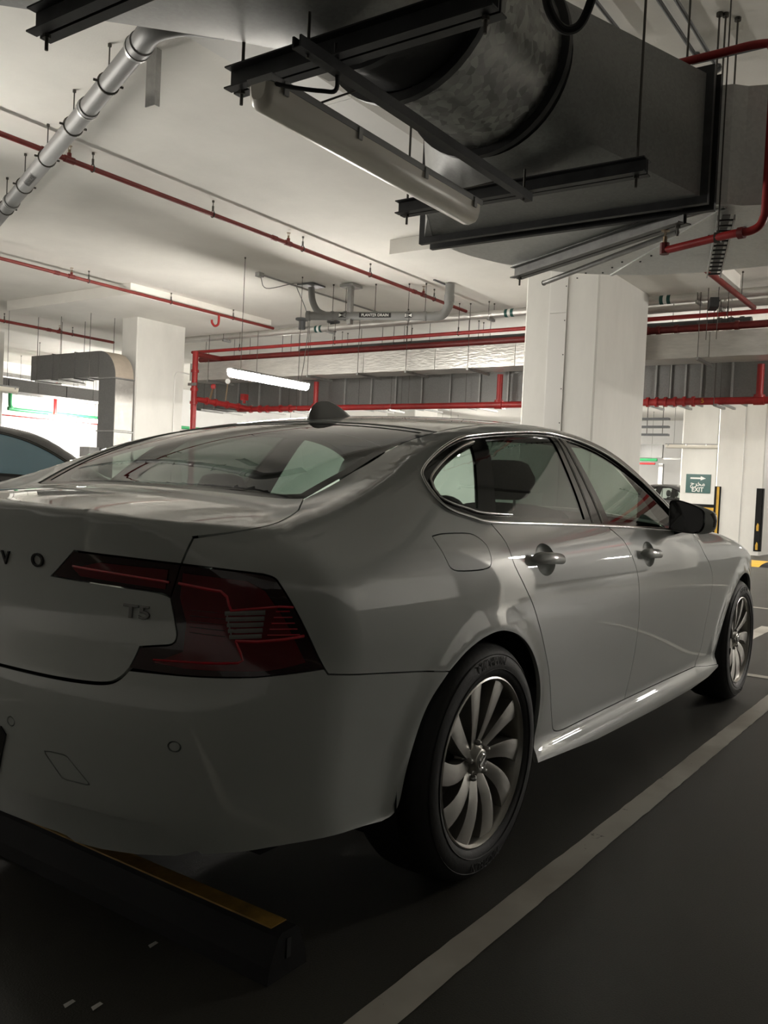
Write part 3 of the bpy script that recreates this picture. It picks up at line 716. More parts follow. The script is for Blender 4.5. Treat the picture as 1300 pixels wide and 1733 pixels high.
for i in range(4): rod(8.3+i*1.5, 16.25, 2.86, ZC, ld)
gp = thing('green_pipe', (11,18.7,2.6), 'green pipe along the far left wall', 'pipe')
G().tube(bez([(10.62,18.7,3.3),(10.62,18.7,2.78),(10.68,18.7,2.66),(10.85,18.7,2.63),(14,18.7,2.63),(19,18.7,2.63)], 6), .05, 12).build('pipe', M_green, gp, True)
for x in (11.2,12.6,14): rod(x, 18.7, 2.68, ZC, gp)
rs = thing('sprinkler_pipe', (11.7,18.4,2.7), 'short red drop pipe above the green pipe', 'pipe', 'red sprinkler branch pipes')
G().cyl((11.72,18.4,2.46), (11.72,18.4,4.048), .045, 12).build('drop', M_red, rs, True); G().cyl((8.5,18.4,2.44), (19,18.4,2.44), .02, 8).build('pipe', M_red, rs, True)
for k, (x, z, l) in enumerate(((9.5,3.5,'upper'),(10.4,3.3,'middle'),(11.3,3.05,'lower'))):
    tr = thing('cable_tray', (x,18.9,z), '%s grey cable tray by the far left wall' % l, 'cable tray', 'cable trays at far left')
    G().box((x-1.6,18.9,z), (x+3.5,18.92,z+.06)).box((x-1.6,19.2,z), (x+3.5,19.22,z+.06)).build('side_rail', M_zinc, tr)
    g = G()
    for i in range(16): g.box((x-1.5+i*.32,18.92,z+.01), (x-1.46+i*.32,19.2,z+.025))
    g.build('rung', M_zinc, tr)
    for i in range(3): rod(x-1+i*1.6, 18.88, z, ZC, tr)

# --- near right: red drop with sprinkler, conduits, hose, cable ladder
nr = thing('sprinkler_pipe', (2.5,-1.0,2.47), 'dark red sprinkler drop at the right picture edge', 'pipe', 'red sprinkler branch pipes')
G().tube(bez([(2.50,.9,3.40),(2.50,-.6,3.40),(2.50,-.95,3.40),(2.50,-1.02,3.36),(2.50,-1.03,3.25),(2.50,-1.03,2.65),(2.505,-1.02,2.52),(2.515,-.97,2.475),(2.53,-.85,2.47),(2.64,-.50,2.46)], 8), .021, 12).build('pipe', M_red, nr, True)
G().cyl((2.645,-.485,2.44), (2.645,-.485,2.50), .026, 10).build('elbow_fitting', M_red_dark, nr, True); sprinkler(2.645, -.485, 2.50, nr)
for p, q in (((2.52,-.93,2.47),(2.527,-.90,2.47)),): G().cyl(p, q, .03, 12).build('coupling', M_red_dark, nr, True)
G().cyl((2.555,-.79,2.47), (2.555,-.79,ZC), .004, 6).build('threaded_rod', M_rod, nr); G().cyl((2.555,-.805,2.47), (2.555,-.775,2.47), .028, 12).build('hanger_clamp', M_rod, nr, True)
for i, (p, q, l) in enumerate((((1.6,.05,4.02),(3.3,.05,4.02),'innermost'),((1.8,-.27,4.02),(3.72,-.27,4.02),'middle'),((1.8,-.38,4.0),(3.9,-.36,4.0),'outermost'))):
    c_ = thing('cable_conduit', p, '%s of the thin conduits on the ceiling above the duct' % l, 'conduit', 'ceiling conduits above the duct')
    G().cyl(p, q, .013, 8).build('conduit', M_pvc_dark, c_, True); G().cyl(q, (q[0]+.02,q[1],q[2]), .03, 8).build('conduit_box', M_pvc_dark, c_)
c_ = thing('cable_conduit', (3.76,-.6,4.0), 'dark conduit crossing the ceiling at the upper right edge', 'conduit')
G().cyl((3.74,-.24,3.99), (3.74,-2.2,3.99), .014, 8).build('conduit', M_pvc_dark, c_, True)
hs = thing('flexible_hose', (.7,-.75,2.75), 'black flexible hose looping down beside the fan', 'hose')
G().tube(bez([(.50,-.66,3.4),(.52,-.68,3.05),(.58,-.69,2.90),(.66,-.68,2.80),(.74,-.70,2.755),(.77,-.75,2.765),(.75,-.80,2.83),(.69,-.85,2.92),(.66,-.88,3.05),(.64,-.9,3.5)], 8), .0165, 10).build('hose', M_black, hs, True)
cl = thing('cable_ladder', (3.1,-.63,2.62), 'narrow perforated cable ladder under the duct elbow', 'cable ladder')
la, lb = V((2.66,-.80,2.60)), V((3.95,-.40,2.62)); lu = (lb-la).normalized(); ln = V((-lu.y, lu.x, 0))
for s in (-1, 1): G().obox((la+lb)/2+ln*s*.042, lu*((lb-la).length/2), ln*.004, (0,0,.015)).build('side_rail', M_zinc, cl)
for i in range(13):
    G().obox(la+lu*(.05+i*.104), lu*.008, ln*.042, (0,0,.004)).build('rung', M_steel, cl)
G().obox((la+lb)/2+V((0,0,.014)), lu*((lb-la).length/2), ln*.020, (0,0,.004)).build('cable', M_pvc, cl)
for x, y in ((3.32,-.52),(3.345,-.55),(3.43,-.60)):
    rr_ = thing('hanger_rod', (x,y,2.6), 'thin hanger rod in front of the dark duct, %s' % {3.32:'leftmost of three',3.345:'middle of three',3.43:'rightmost of three'}[x], 'rod', 'rods by the flexible joint')
    G().cyl((x,y,3.305), (x,y,ZC), .006, 6).cyl((x,y,ZC-.02), (x,y,ZC), .02, 8).build('rod', M_rod, rr_)
# distant clutter right of the near column
fc = thing('cable_tray', (26,7.4,3.4), 'dark stack of cable trays in the far distance', 'cable tray', 'far cable trays')
for z in (3.1,3.35,3.6): G().box((25.5,6.6,z), (25.7,8.6,z+.07)).build('side_rail', M_pvc_dark, fc)
for y in (6.8,7.3,7.8,8.3): rod(25.6, y, 3.1, ZC, fc, .012)
fg = thing('green_pipe', (27.4,7.8,2.42), 'short green pipe over the distant opening', 'pipe')
rod(27.4, 7.7, 2.46, ZC, fg); G().cyl((27.4,7.5,2.42), (27.4,8.6,2.42), .05, 10).build('pipe', M_green, fg, True)
fr_ = thing('sprinkler_pipe', (27.4,7.8,2.28), 'short red pipe over the distant opening', 'pipe', 'red sprinkler branch pipes')
rod(27.2, 8.2, 2.31, ZC, fr_); G().cyl((27.2,7.5,2.28), (27.2,8.6,2.28), .035, 10).build('pipe', M_red, fr_, True)

wt = thing('white_trunking', (2.6,2.25,3.98), 'flat white boxed trunking on the ceiling behind the unlit lamp', 'trunking')
for x0, x1 in ((.2,3.02),(3.03,4.7)): G().box((x0,2.05,3.975), (x1,2.45,ZC-.001)).build('cover_panel', M_white, wt)

# ------------------------------------------------------------------ car body surface
# ---------- smooth helpers
def cspline(kx, ky):
    kx=np.array(kx,float); ky=np.array(ky,float); n=len(kx); h=np.diff(kx)
    A=np.zeros((n,n)); b=np.zeros(n); A[0,0]=A[-1,-1]=1
    for i in range(1,n-1):
        A[i,i-1]=h[i-1]; A[i,i]=2*(h[i-1]+h[i]); A[i,i+1]=h[i]
        b[i]=6*((ky[i+1]-ky[i])/h[i]-(ky[i]-ky[i-1])/h[i-1])
    m=np.linalg.solve(A,b)
    def f(x):
        x=np.asarray(x,float)
        i=np.clip(np.searchsorted(kx,x)-1,0,n-2); hh=h[i]; t=(x-kx[i])
        a=ky[i]; d=m[i]; e=m[i+1]
        bb=(ky[i+1]-ky[i])/hh-hh*(2*d+e)/6
        y=a+bb*t+d/2*t*t+(e-d)/(6*hh)*t**3
        # linear extrapolation
        s0=(ky[1]-ky[0])/h[0]-h[0]*m[1]/6
        s1=(ky[-1]-ky[-2])/h[-1]+h[-1]*m[-2]/6
        y=np.where(x<kx[0],ky[0]+s0*(x-kx[0]),y)
        y=np.where(x>kx[-1],ky[-1]+s1*(x-kx[-1]),y)
        return y
    return f
def smax(a,b,k):
    a=np.asarray(a);b=np.asarray(b)
    u=np.maximum(a+k,0);v=np.maximum(b+k,0)
    return np.where((u>0)&(v>0),np.hypot(u,v)-k,np.maximum(a,b))
def smaxp(a,b,k):           # polynomial, for concave joins
    h=np.maximum(k-np.abs(a-b),0)/k
    return np.maximum(a,b)+h*h*k*.25
def sstep(a,b,x):
    t=np.clip((x-a)/(b-a),0,1); return t*t*t*(t*(6*t-15)+10)
# ---------- car body, x forward from the rear axle, y to the left, z up
WB=2.941; RW=.335
side_prof=cspline([.13,.175,.215,.255,.285,.32,.40,.52,.64,.76,.86,.93,.99,1.08,1.20,1.32,1.40],
                  [.850,.896,.908,.903,.889,.889,.898,.912,.926,.933,.925,.907,.880,.830,.752,.665,.600])
plan=cspline([-1.2,-.9,-.5,0,.6,1.5,2.4,2.94,3.4,3.8,4.0],
             [.935,.955,.982,1.0,1.003,1.004,1.0,.99,.955,.905,.87])
rear_prof=cspline([.15,.28,.34,.42,.52,.60,.66,.72,.80,.90,.95,1.02,1.1],
                  [-.90,-.955,-.985,-1.005,-1.02,-1.02,-1.005,-.985,-.975,-.978,-.985,-.995,-1.0])
front_prof=cspline([.15,.3,.5,.65,.75,.85,1.0],[3.70,3.78,3.82,3.82,3.79,3.72,3.5])
roof_c=cspline([-.80,-.47,-.30,-.02,.18,.40,.70,1.05,1.40,1.62,1.85,2.2,2.6,2.9],
               [.895,1.065,1.150,1.258,1.308,1.345,1.376,1.390,1.374,1.335,1.256,1.118,.96,.845])
low_c=cspline([-1.05,-.99,-.90,-.75,-.55,-.40,-.2,.5,1.5,2.3,2.6,2.94,3.3,3.55,3.75,3.9],
              [1.020,1.020,1.026,1.040,1.055,1.062,1.066,1.05,1.02,1.005,.99,.95,.88,.81,.72,.62])
def top(x,y):
    a=np.abs(y)
    xs=x+.30*(a/.6)**2*sstep(1.2,2.3,x)*.5
    g=roof_c(xs)-.035*(a/.6)**2.2
    lo=low_c(x)-(.044-.009*sstep(-.3,1.,x))*(a/.7)**2.4
    k=.03+.16*sstep(.55,.80,a)*sstep(.6,-.1,x)
    return smaxp(g,lo,k)
def body(x,y,z):
    a=np.abs(y)
    yw=side_prof(z)*plan(x)
    for cx in (0,WB):                      # wheel arch flares
        r=np.hypot(x-cx,z-RW)
        yw=yw+.015*np.exp(-((r-.378)/.040)**2)*sstep(.18,.5,z)
    A=(a-yw)*.97
    cr=rear_prof(z)+.10*(a/.66)**2.4
    B=(cr-x)*.93
    fr=front_prof(z)-.22*(a/.7)**2.5
    Cf=(x-fr)*.9
    kc=.10+.10*sstep(.95,.6,z)
    f=smax(A,B,kc); f=smax(f,Cf,.15)
    T=(z-top(x,y))*.92
    ks=.065+.045*sstep(.1,-.6,x)
    ke=.017                                 # crisp lip along the rear edge
    m=np.maximum(sstep(.50,.80,a),sstep(-.9,-.5,x))
    return smax(f,T,ke+(ks-ke)*m)

# ---------- wrap chart: (s,v) <-> point on the right-hand half of the body
XC=-.10; XF=2.95; Z0=.70; RHO=.85; RV=.75
def chart_dir(s,v):
    s=np.asarray(s,float); v=np.asarray(v,float)
    th=np.where(s<0,-s/RHO,0); tf=np.where(s>XF-XC,(s-(XF-XC))/RHO,0)
    ox=np.clip(XC+s,XC,XF)
    hx=np.where(s<0,-np.sin(th),np.sin(tf)); hy=-np.where(s<0,np.cos(th),np.cos(tf))
    al=np.where(v>Z0,(v-Z0)/RV,0)
    O=np.stack([ox,0*ox,np.where(v>Z0,Z0,v)],-1)
    D=np.stack([hx*np.cos(al),hy*np.cos(al),np.sin(al)],-1)
    return O,D
def to_chart(P):
    P=np.atleast_2d(P); x,y,z=P[:,0],P[:,1],P[:,2]
    h=np.where((x>=XC)&(x<=XF),-y,np.where(x<XC,np.hypot(XC-x,y),np.hypot(x-XF,y)))
    s=np.where(x<XC,-RHO*np.arctan2(XC-x,-y),np.where(x>XF,XF-XC+RHO*np.arctan2(x-XF,-y),x-XC))
    v=np.where(z<=Z0,z,Z0+RV*np.arctan2(z-Z0,h))
    return np.stack([s,v],1)
def shoot(O,D,t0=1.9,t1=.15,n=80):
    """first crossing of the body surface coming from outside towards O"""
    ts=np.linspace(t0,t1,n); lo=np.full(len(O),t1); hi=np.full(len(O),t0); done=np.zeros(len(O),bool); prev=np.full(len(O),t0)
    for t in ts[1:]:
        i=np.where(~done)[0]
        if len(i)==0: break
        f=body(*(O[i]+D[i]*t).T); ins=f<0
        j=i[ins]; lo[j]=t; hi[j]=prev[j]; done[j]=True; prev[i]=t
    for _ in range(22):
        m=(lo+hi)/2; f=body(*(O+D*m[:,None]).T); ins=f<0
        lo=np.where(ins,m,lo); hi=np.where(ins,hi,m)
    return O+D*((lo+hi)/2)[:,None]
def normal(P,e=1.5e-3):
    g=np.stack([body(*(P+d).T)-body(*(P-d).T) for d in np.eye(3)*e],1)
    return g/np.linalg.norm(g,axis=1)[:,None]

# ------------------------------------------------------------------ car panels cut from the body surface
SMID = -RHO*math.pi/2          # chart value of the rear centre line
SFRONT = XF-XC+RHO*math.pi/2
def surfW(q): q = np.atleast_2d(np.array(q, float)); return shoot(*chart_dir(q[:,0], q[:,1]))
def surfT(q):
    q = np.atleast_2d(np.array(q, float)); O = np.stack([q[:,0], q[:,1], np.full(len(q), .35)], 1); D = np.tile([0.,0.,1.], (len(q),1))
    return shoot(O, D, 1.25, .02, 100)
def t2w(pts): return [tuple(p) for p in to_chart(surfT(pts))]
def w2t(pts): return [tuple(p[:2]) for p in surfW(pts)]
def crv(pts, n=6): return [tuple(p) for p in bez(pts, n)]
def inpoly(P, poly):
    x, y = P[:,0], P[:,1]; c = np.zeros(len(P), bool); q = np.array(poly); j = len(q)-1
    for i in range(len(q)):
        xi, yi, xj, yj = q[i,0], q[i,1], q[j,0], q[j,1]
        c ^= ((yi > y) != (yj > y)) & (x < (xj-xi)*(y-yi)/((yj-yi) or 1e-12)+xi); j = i
    return c
def dist_edges(P, poly):
    q = np.array(poly); d = np.full(len(P), 9.)
    for i in range(len(q)):
        a, b = q[i-1], q[i]; e = b-a; t = np.clip(((P-a)@e)/max(e@e, 1e-12), 0, 1)
        d = np.minimum(d, np.linalg.norm(P-a-t[:,None]*e, axis=1))
    return d
def inset(poly, d, keep=None):
    """move every edge inwards by d (edges where keep is true stay)"""
    q = np.array(poly, float); n = len(q)
    area = .5*np.sum(q[:,0]*np.roll(q[:,1], -1)-np.roll(q[:,0], -1)*q[:,1]); sg = 1 if area > 0 else -1
    e = np.roll(q, -1, 0)-q; L = np.linalg.norm(e, axis=1, keepdims=True); e = e/np.maximum(L, 1e-9)
    nn = np.stack([-e[:,1], e[:,0]], 1)*sg
    dd = np.full(n, d)
    if keep is not None:
        for i in range(n):
            if keep(q[i]) and keep(q[(i+1) % n]): dd[i] = 0
    out = []
    for i in range(n):
        a, b = nn[i-1], nn[i]; m = a+b; l = m@m
        if l < .3: out.append(q[i]+a*dd[i-1]*.5+b*dd[i]*.5); continue
        det = a[0]*b[1]-a[1]*b[0]
        if abs(det) < .02: out.append(q[i]+a*(dd[i-1]+dd[i])/2)
        else: out.append(q[i]+np.array([(dd[i-1]*b[1]-dd[i]*a[1])/det, (a[0]*dd[i]-b[0]*dd[i-1])/det]))
    return [tuple(p) for p in out]
def densify(poly, step):
    out = []; n = len(poly)
    for i in range(n):
        a, b = np.array(poly[i]), np.array(poly[(i+1) % n]); k = max(1, int(np.ceil(np.linalg.norm(b-a)/step)))
        out += [tuple(a+(b-a)*j/k) for j in range(k)]
    return out
class Sheet:
    """triangulated patch of the body surface"""
    def __init__(s, outline, chart='W', holes=(), res=.03, off=0., rim=.014, gap=0., keep=None, norm_off=None):
        poly = inset(outline, gap, keep) if gap else list(outline)
        poly = densify(poly, res); hs = [densify(h, res*.7) for h in holes]
        pts = [np.array(p) for p in poly]; edges = [(i, (i+1) % len(poly)) for i in range(len(poly))]
        for h in hs:
            b = len(pts); pts += [np.array(p) for p in h]; edges += [(b+i, b+(i+1) % len(h)) for i in range(len(h))]
        q = np.array(pts); lo, hi = q.min(0), q.max(0)
        xs, ys = np.arange(lo[0]+res*.5, hi[0], res), np.arange(lo[1]+res*.43, hi[1], res*.866)
        gx, gy = np.meshgrid(xs, ys); gx = gx+np.where(np.arange(len(ys)) % 2, .25, -.25)[:,None]*res
        P = np.stack([gx.ravel(), gy.ravel()], 1); m = inpoly(P, poly)
        for h in hs: m &= ~inpoly(P, h)
        P = P[m]
        if len(P): P = P[dist_edges(P, poly) > res*.45]
        for h in hs:
            if len(P): P = P[dist_edges(P, h) > res*.35]
        allp = np.vstack([q, P]) if len(P) else q
        r = delaunay_2d_cdt([Vector(p) for p in allp], edges, [], 0, 1e-6)
        V2 = np.array([tuple(v) for v in r[0]]); F_ = np.array([f for f in r[2] if len(f) == 3])
        cen = V2[F_].mean(1); m = inpoly(cen, poly)
        for h in hs: m &= ~inpoly(cen, h)
        F_ = F_[m]
        P3 = surfW(V2) if chart == 'W' else surfT(V2)
        N3 = normal(P3)
        # orient outwards
        a = P3[F_[:,1]]-P3[F_[:,0]]; b = P3[F_[:,2]]-P3[F_[:,0]]; fl = (np.cross(a, b)*N3[F_[:,0]]).sum(1) < 0
        F_[fl] = F_[fl][:,::-1]
        s.P, s.N, s.F = P3+N3*off, N3, F_
        if norm_off is not None: s.P = s.P+N3*norm_off(V2)[:,None]
        cnt = {}
        for f in F_:
            for i in range(3): e = (f[i], f[(i+1) % 3]); cnt[e] = cnt.get(e, 0)+1
        s.B = [e for e in cnt if (e[1], e[0]) not in cnt]
        s.keepfn = keep; s.V2 = V2; s.rim = rim
    def arrays(s, flip=False, liner=True):
        P, N, F_ = s.P.copy(), s.N.copy(), s.F
        B = [e for e in s.B if not (s.keepfn and s.keepfn(s.V2[e[0]]) and s.keepfn(s.V2[e[1]]))]
        verts = [P]; norms = [N]; faces = [F_]; mi = [np.zeros(len(F_), int)]
        n0 = len(P)
        if s.rim > 0:
            tri = []; rp = []; rn = []
            for a, b in B:
                t = P[b]-P[a]; t = t/max(np.linalg.norm(t), 1e-9); o_ = np.cross(t, N[a]); k = n0+len(rp)
                rp += [P[a], P[b], P[b]-N[b]*s.rim, P[a]-N[a]*s.rim]; rn += [o_]*4
                tri += [(k, k+3, k+2), (k, k+2, k+1)]
            if rp:
                verts.append(np.array(rp)); norms.append(np.array(rn)); faces.append(np.array(tri)); mi.append(np.zeros(len(tri), int)); n0 += len(rp)
            if liner:
                verts.append(P-N*s.rim); norms.append(-N); faces.append(F_[:,::-1]+n0); mi.append(np.ones(len(F_), int))
        vv, nn, ff, mm = np.vstack(verts), np.vstack(norms), np.vstack(faces), np.concatenate(mi)
        if flip: vv = vv*[1,-1,1]; nn = nn*[1,-1,1]; ff = ff[:,::-1]
        return vv, nn, ff, mm
def sheet_obj(name, parts, mats, parent):
    vv = []; nn = []; ff = []; mm = []; k = 0
    for v, n, f, m in parts: vv.append(v); nn.append(n); ff.append(f+k); mm.append(m); k += len(v)
    vv, nn, ff, mm = np.vstack(vv), np.vstack(nn), np.vstack(ff), np.concatenate(mm)
    o = mk(name, vv.tolist(), ff.tolist(), mats, parent, True, mm.tolist())
    nn = nn/np.maximum(np.linalg.norm(nn, axis=1, keepdims=True), 1e-9)
    o.data.normals_split_custom_set_from_vertices([tuple(x) for x in nn]); return o
def disc2(c, rx, ry, n=20): return [(c[0]+rx*math.cos(2*math.pi*k/n), c[1]+ry*math.sin(2*math.pi*k/n)) for k in range(n)]

# ---- outlines (chart coordinates of the right-hand side, taken from measured points)
LIP = crv([(SMID,.9585),(-1.237,.958),(-1.10,.953),(-.96,.944),(-.845,.920),(-.763,.904),(-.737,.892)])
SEAM_TOP = [(-.737,.892),(-.661,.905),(-.600,.921),(-.555,.946),(-.506,.985),(-.470,1.025),(-.436,1.064)]
SEAM_TOP = crv(SEAM_TOP, 4)
LID_LOW = crv([(-.847,.674),(-.862,.655),(-.885,.641),(-.93,.635),(-1.025,.633),(-1.182,.635),(SMID,.635)], 4)
LAMP_IN = [(-.757,.851),(-.775,.799)]+crv([(-.775,.799),(-.764,.759),(-.759,.738),(-.768,.724),(-.80,.719)], 3)[1:]+[(-.831,.715),(-.847,.674)]
LAMP_OUT = [(-.847,.674),(-.753,.672),(-.621,.677),(-.498,.690)]+crv([(-.498,.690),(-.545,.765),(-.584,.818),(-.597,.831),(-.615,.836)], 4)[1:]+[(-.68,.843),(-.757,.851)]
LAMP = LAMP_IN[:-1]+LAMP_OUT[:-1]
LIDLAMP = [(-1.063,.825),(-.998,.871),(-.88,.862),(-.757,.851),(-.775,.799)]+crv([(-.775,.799),(-.79,.804),(-.815,.808),(-.90,.814)], 3)[1:]
BUMP_SEAM = [(-.498,.688),(-.49,.677),(-.30,.650),(-.121,.626)]
ARCH = crv([(-.121,.626),(-.177,.571),(-.207,.522),(-.228,.456),(-.240,.383),(-.242,.319),(-.250,.294),(-.272,.281),(-.306,.277)], 4)
ARCH_UP = crv([(-.121,.626),(-.054,.668),(.02,.694),(.10,.703),(.17,.697),(.248,.673),(.324,.629),(.384,.575),(.432,.512),(.460,.445),(.479,.345),(.490,.236)], 4)
BUMP_BOT = crv([(-.306,.277),(-.399,.286),(-.54,.290),(-.64,.279),(-.70,.273)], 3)
CREASE = crv([(-.70,.273),(-.751,.309),(-.793,.328),(-.85,.334),(-.987,.338),(-1.208,.330),(SMID,.329)], 4)
SKIRT_BOT = [(SMID,.232),(-1.272,.232),(-1.06,.234),(-1.03,.231),(-1.005,.219),(-.93,.221),(-.836,.232),(-.753,.250),(-.70,.272)]
WIN_TOP = crv([(-.085,1.035),(-.075,1.063),(-.038,1.097),(.124,1.163),(.294,1.212),(.417,1.229),(.699,1.256),(.912,1.273),(1.085,1.275),(1.31,1.248),(1.516,1.192),(1.706,1.104),(1.89,.989),(1.985,.925)], 5)
WIN_BOT = crv([(1.985,.925),(1.94,.909),(1.762,.914),(1.40,.924),(.866,.937),(.45,.945),(.152,.952),(.06,.964),(-.03,.981),(-.072,1.0),(-.085,1.035)], 5)
WIN = WIN_TOP[:-1]+WIN_BOT[:-1]
_wt = np.array(WIN_TOP); _wb = np.array(WIN_BOT)[::-1]; _wt = _wt[np.argsort(_wt[:,0])]; _wb = _wb[np.argsort(_wb[:,0])]
vtop = lambda s: float(np.interp(s, _wt[:,0], _wt[:,1])); vbot = lambda s: float(np.interp(s, _wb[:,0], _wb[:,1]))
def win_between(a, b):
    """window outline between the slanted lines a=(s_top,s_bottom) and b"""
    top = [(s, vtop(s)) for s in np.linspace(a[0], b[0], 14)]; bot = [(s, vbot(s)) for s in np.linspace(b[1], a[1], 14)]
    return top+bot
RGAP = crv([(.158,.951),(.209,.902),(.231,.846),(.292,.788),(.336,.752),(.394,.695),(.472,.598),(.538,.509),(.593,.397),(.618,.345),(.640,.312),(.675,.298),(.729,.293)], 3)
BGAP = crv([(1.049,.932),(1.12,.905),(1.175,.876),(1.26,.791),(1.302,.707),(1.341,.588),(1.355,.443),(1.325,.294)], 4)
FGAP = crv([(2.06,.912),(2.13,.880),(2.212,.821),(2.32,.767),(2.386,.701),(2.393,.601),(2.388,.486),(2.384,.371),(2.312,.284)], 4)
DOOR_BOT_R = [(.729,.293),(1.0,.294),(1.325,.294)]
DOOR_BOT_F = [(1.325,.294),(1.8,.291),(2.312,.284)]
SILL_BOT = [(2.69,.232),(2.50,.205),(2.2,.190),(1.685,.192),(1.0,.205),(.490,.236)]
fa = [(WB+.372*math.cos(a), -.92, RW+.372*math.sin(a)) for a in np.radians(np.linspace(196, -14, 40))]
FARCH = [tuple(p) for p in to_chart(np.array(fa))]
CGLASS = [(-.43,-.588),(-.26,-.614),(-.1,-.607),(0,-.602),(.19,-.600)]
ROOF_E = [(.19,-.600),(.6,-.590),(1.0,-.585),(1.4,-.580),(1.56,-.580),(2.0,-.675),(2.33,-.765)]
HOOD_E = [(2.33,-.80),(2.6,-.80),(2.9,-.785),(3.2,-.735),(3.45,-.64)]
FUEL = crv([(-.160,.922),(-.116,.928),(-.05,.930),(.021,.928),(.060,.918),(.092,.900),(.100,.880),(.100,.864),(.086,.848),(.046,.843),(-.02,.843),(-.080,.845),(-.105,.850),(-.118,.859),(-.137,.889),(-.155,.910)], 2)[:-1]
FUEL = FUEL+[(-.160,.918)]
nearc = lambda p: abs(p[0]-SMID) < 2e-3
nearf = lambda p: abs(p[0]-SFRONT) < 2e-3
neary = lambda p: abs(p[1]) < 1e-6
_lipset = np.array(LIP)
def keep_face(p): return abs(p[0]-SMID) < 2e-3 or np.min(np.hypot(_lipset[:,0]-p[0], _lipset[:,1]-p[1])) < 1.2e-2

M_paint = mat('white_car_paint', (.52,.55,.53), .35, coat=1.0, spec=.12, coat_rough=.02)
M_paint.node_tree.nodes['Principled BSDF'].inputs['Coat IOR'].default_value = 1.75
M_dark_in = mat('dark_interior', (.012,.012,.013), .8)
M_seat = mat('seat_leather', (.018,.018,.019), .55)
M_trimblack = mat('gloss_black_trim', (.006,.006,.006), .08)
M_chrome = mat('polished_chrome', (.75,.75,.74), .12, metal=1.0)
M_chrome_dull = mat('satin_metal', (.42,.42,.41), .3, metal=1.0)
M_glass = glass('tinted_window', (.50,.60,.54))
M_glass_screen = glass('rear_screen_glass', (.27,.33,.295))
M_glass_clear = glass('clear_window', (.80,.86,.82))
M_glass_dark = glass('dark_tinted_window', (.15,.18,.16))
M_letter = mat('dark_metal_lettering', (.05,.05,.05), .25, metal=.7)
M_badge = mat('badge_metal', (.30,.30,.29), .22, metal=1.0)
M_tire = mat('tyre_rubber', (.011,.011,.011), .62, bump=.1, bscale=60)
M_alloy = mat('silver_alloy', (.50,.49,.46), .30, metal=.9)
M_alloy_dark = mat('shadowed_alloy', (.16,.16,.155), .4, metal=.8)
M_lens = mat('dark_red_lens', (.018,.0015,.003), .06, coat=1.0)
M_lens_red = mat('red_lens', (.12,.003,.008), .12, coat=1.0)
M_guide = mat('bright_red_light_guide', (.60,.012,.03), .18, coat=1.0)
M_lens_clear = mat('clear_reversing_lens', (.22,.21,.20), .12, coat=1.0)
M_mirror = mat('mirror_glass', (.02,.02,.02), .03, metal=.0, coat=1.0)

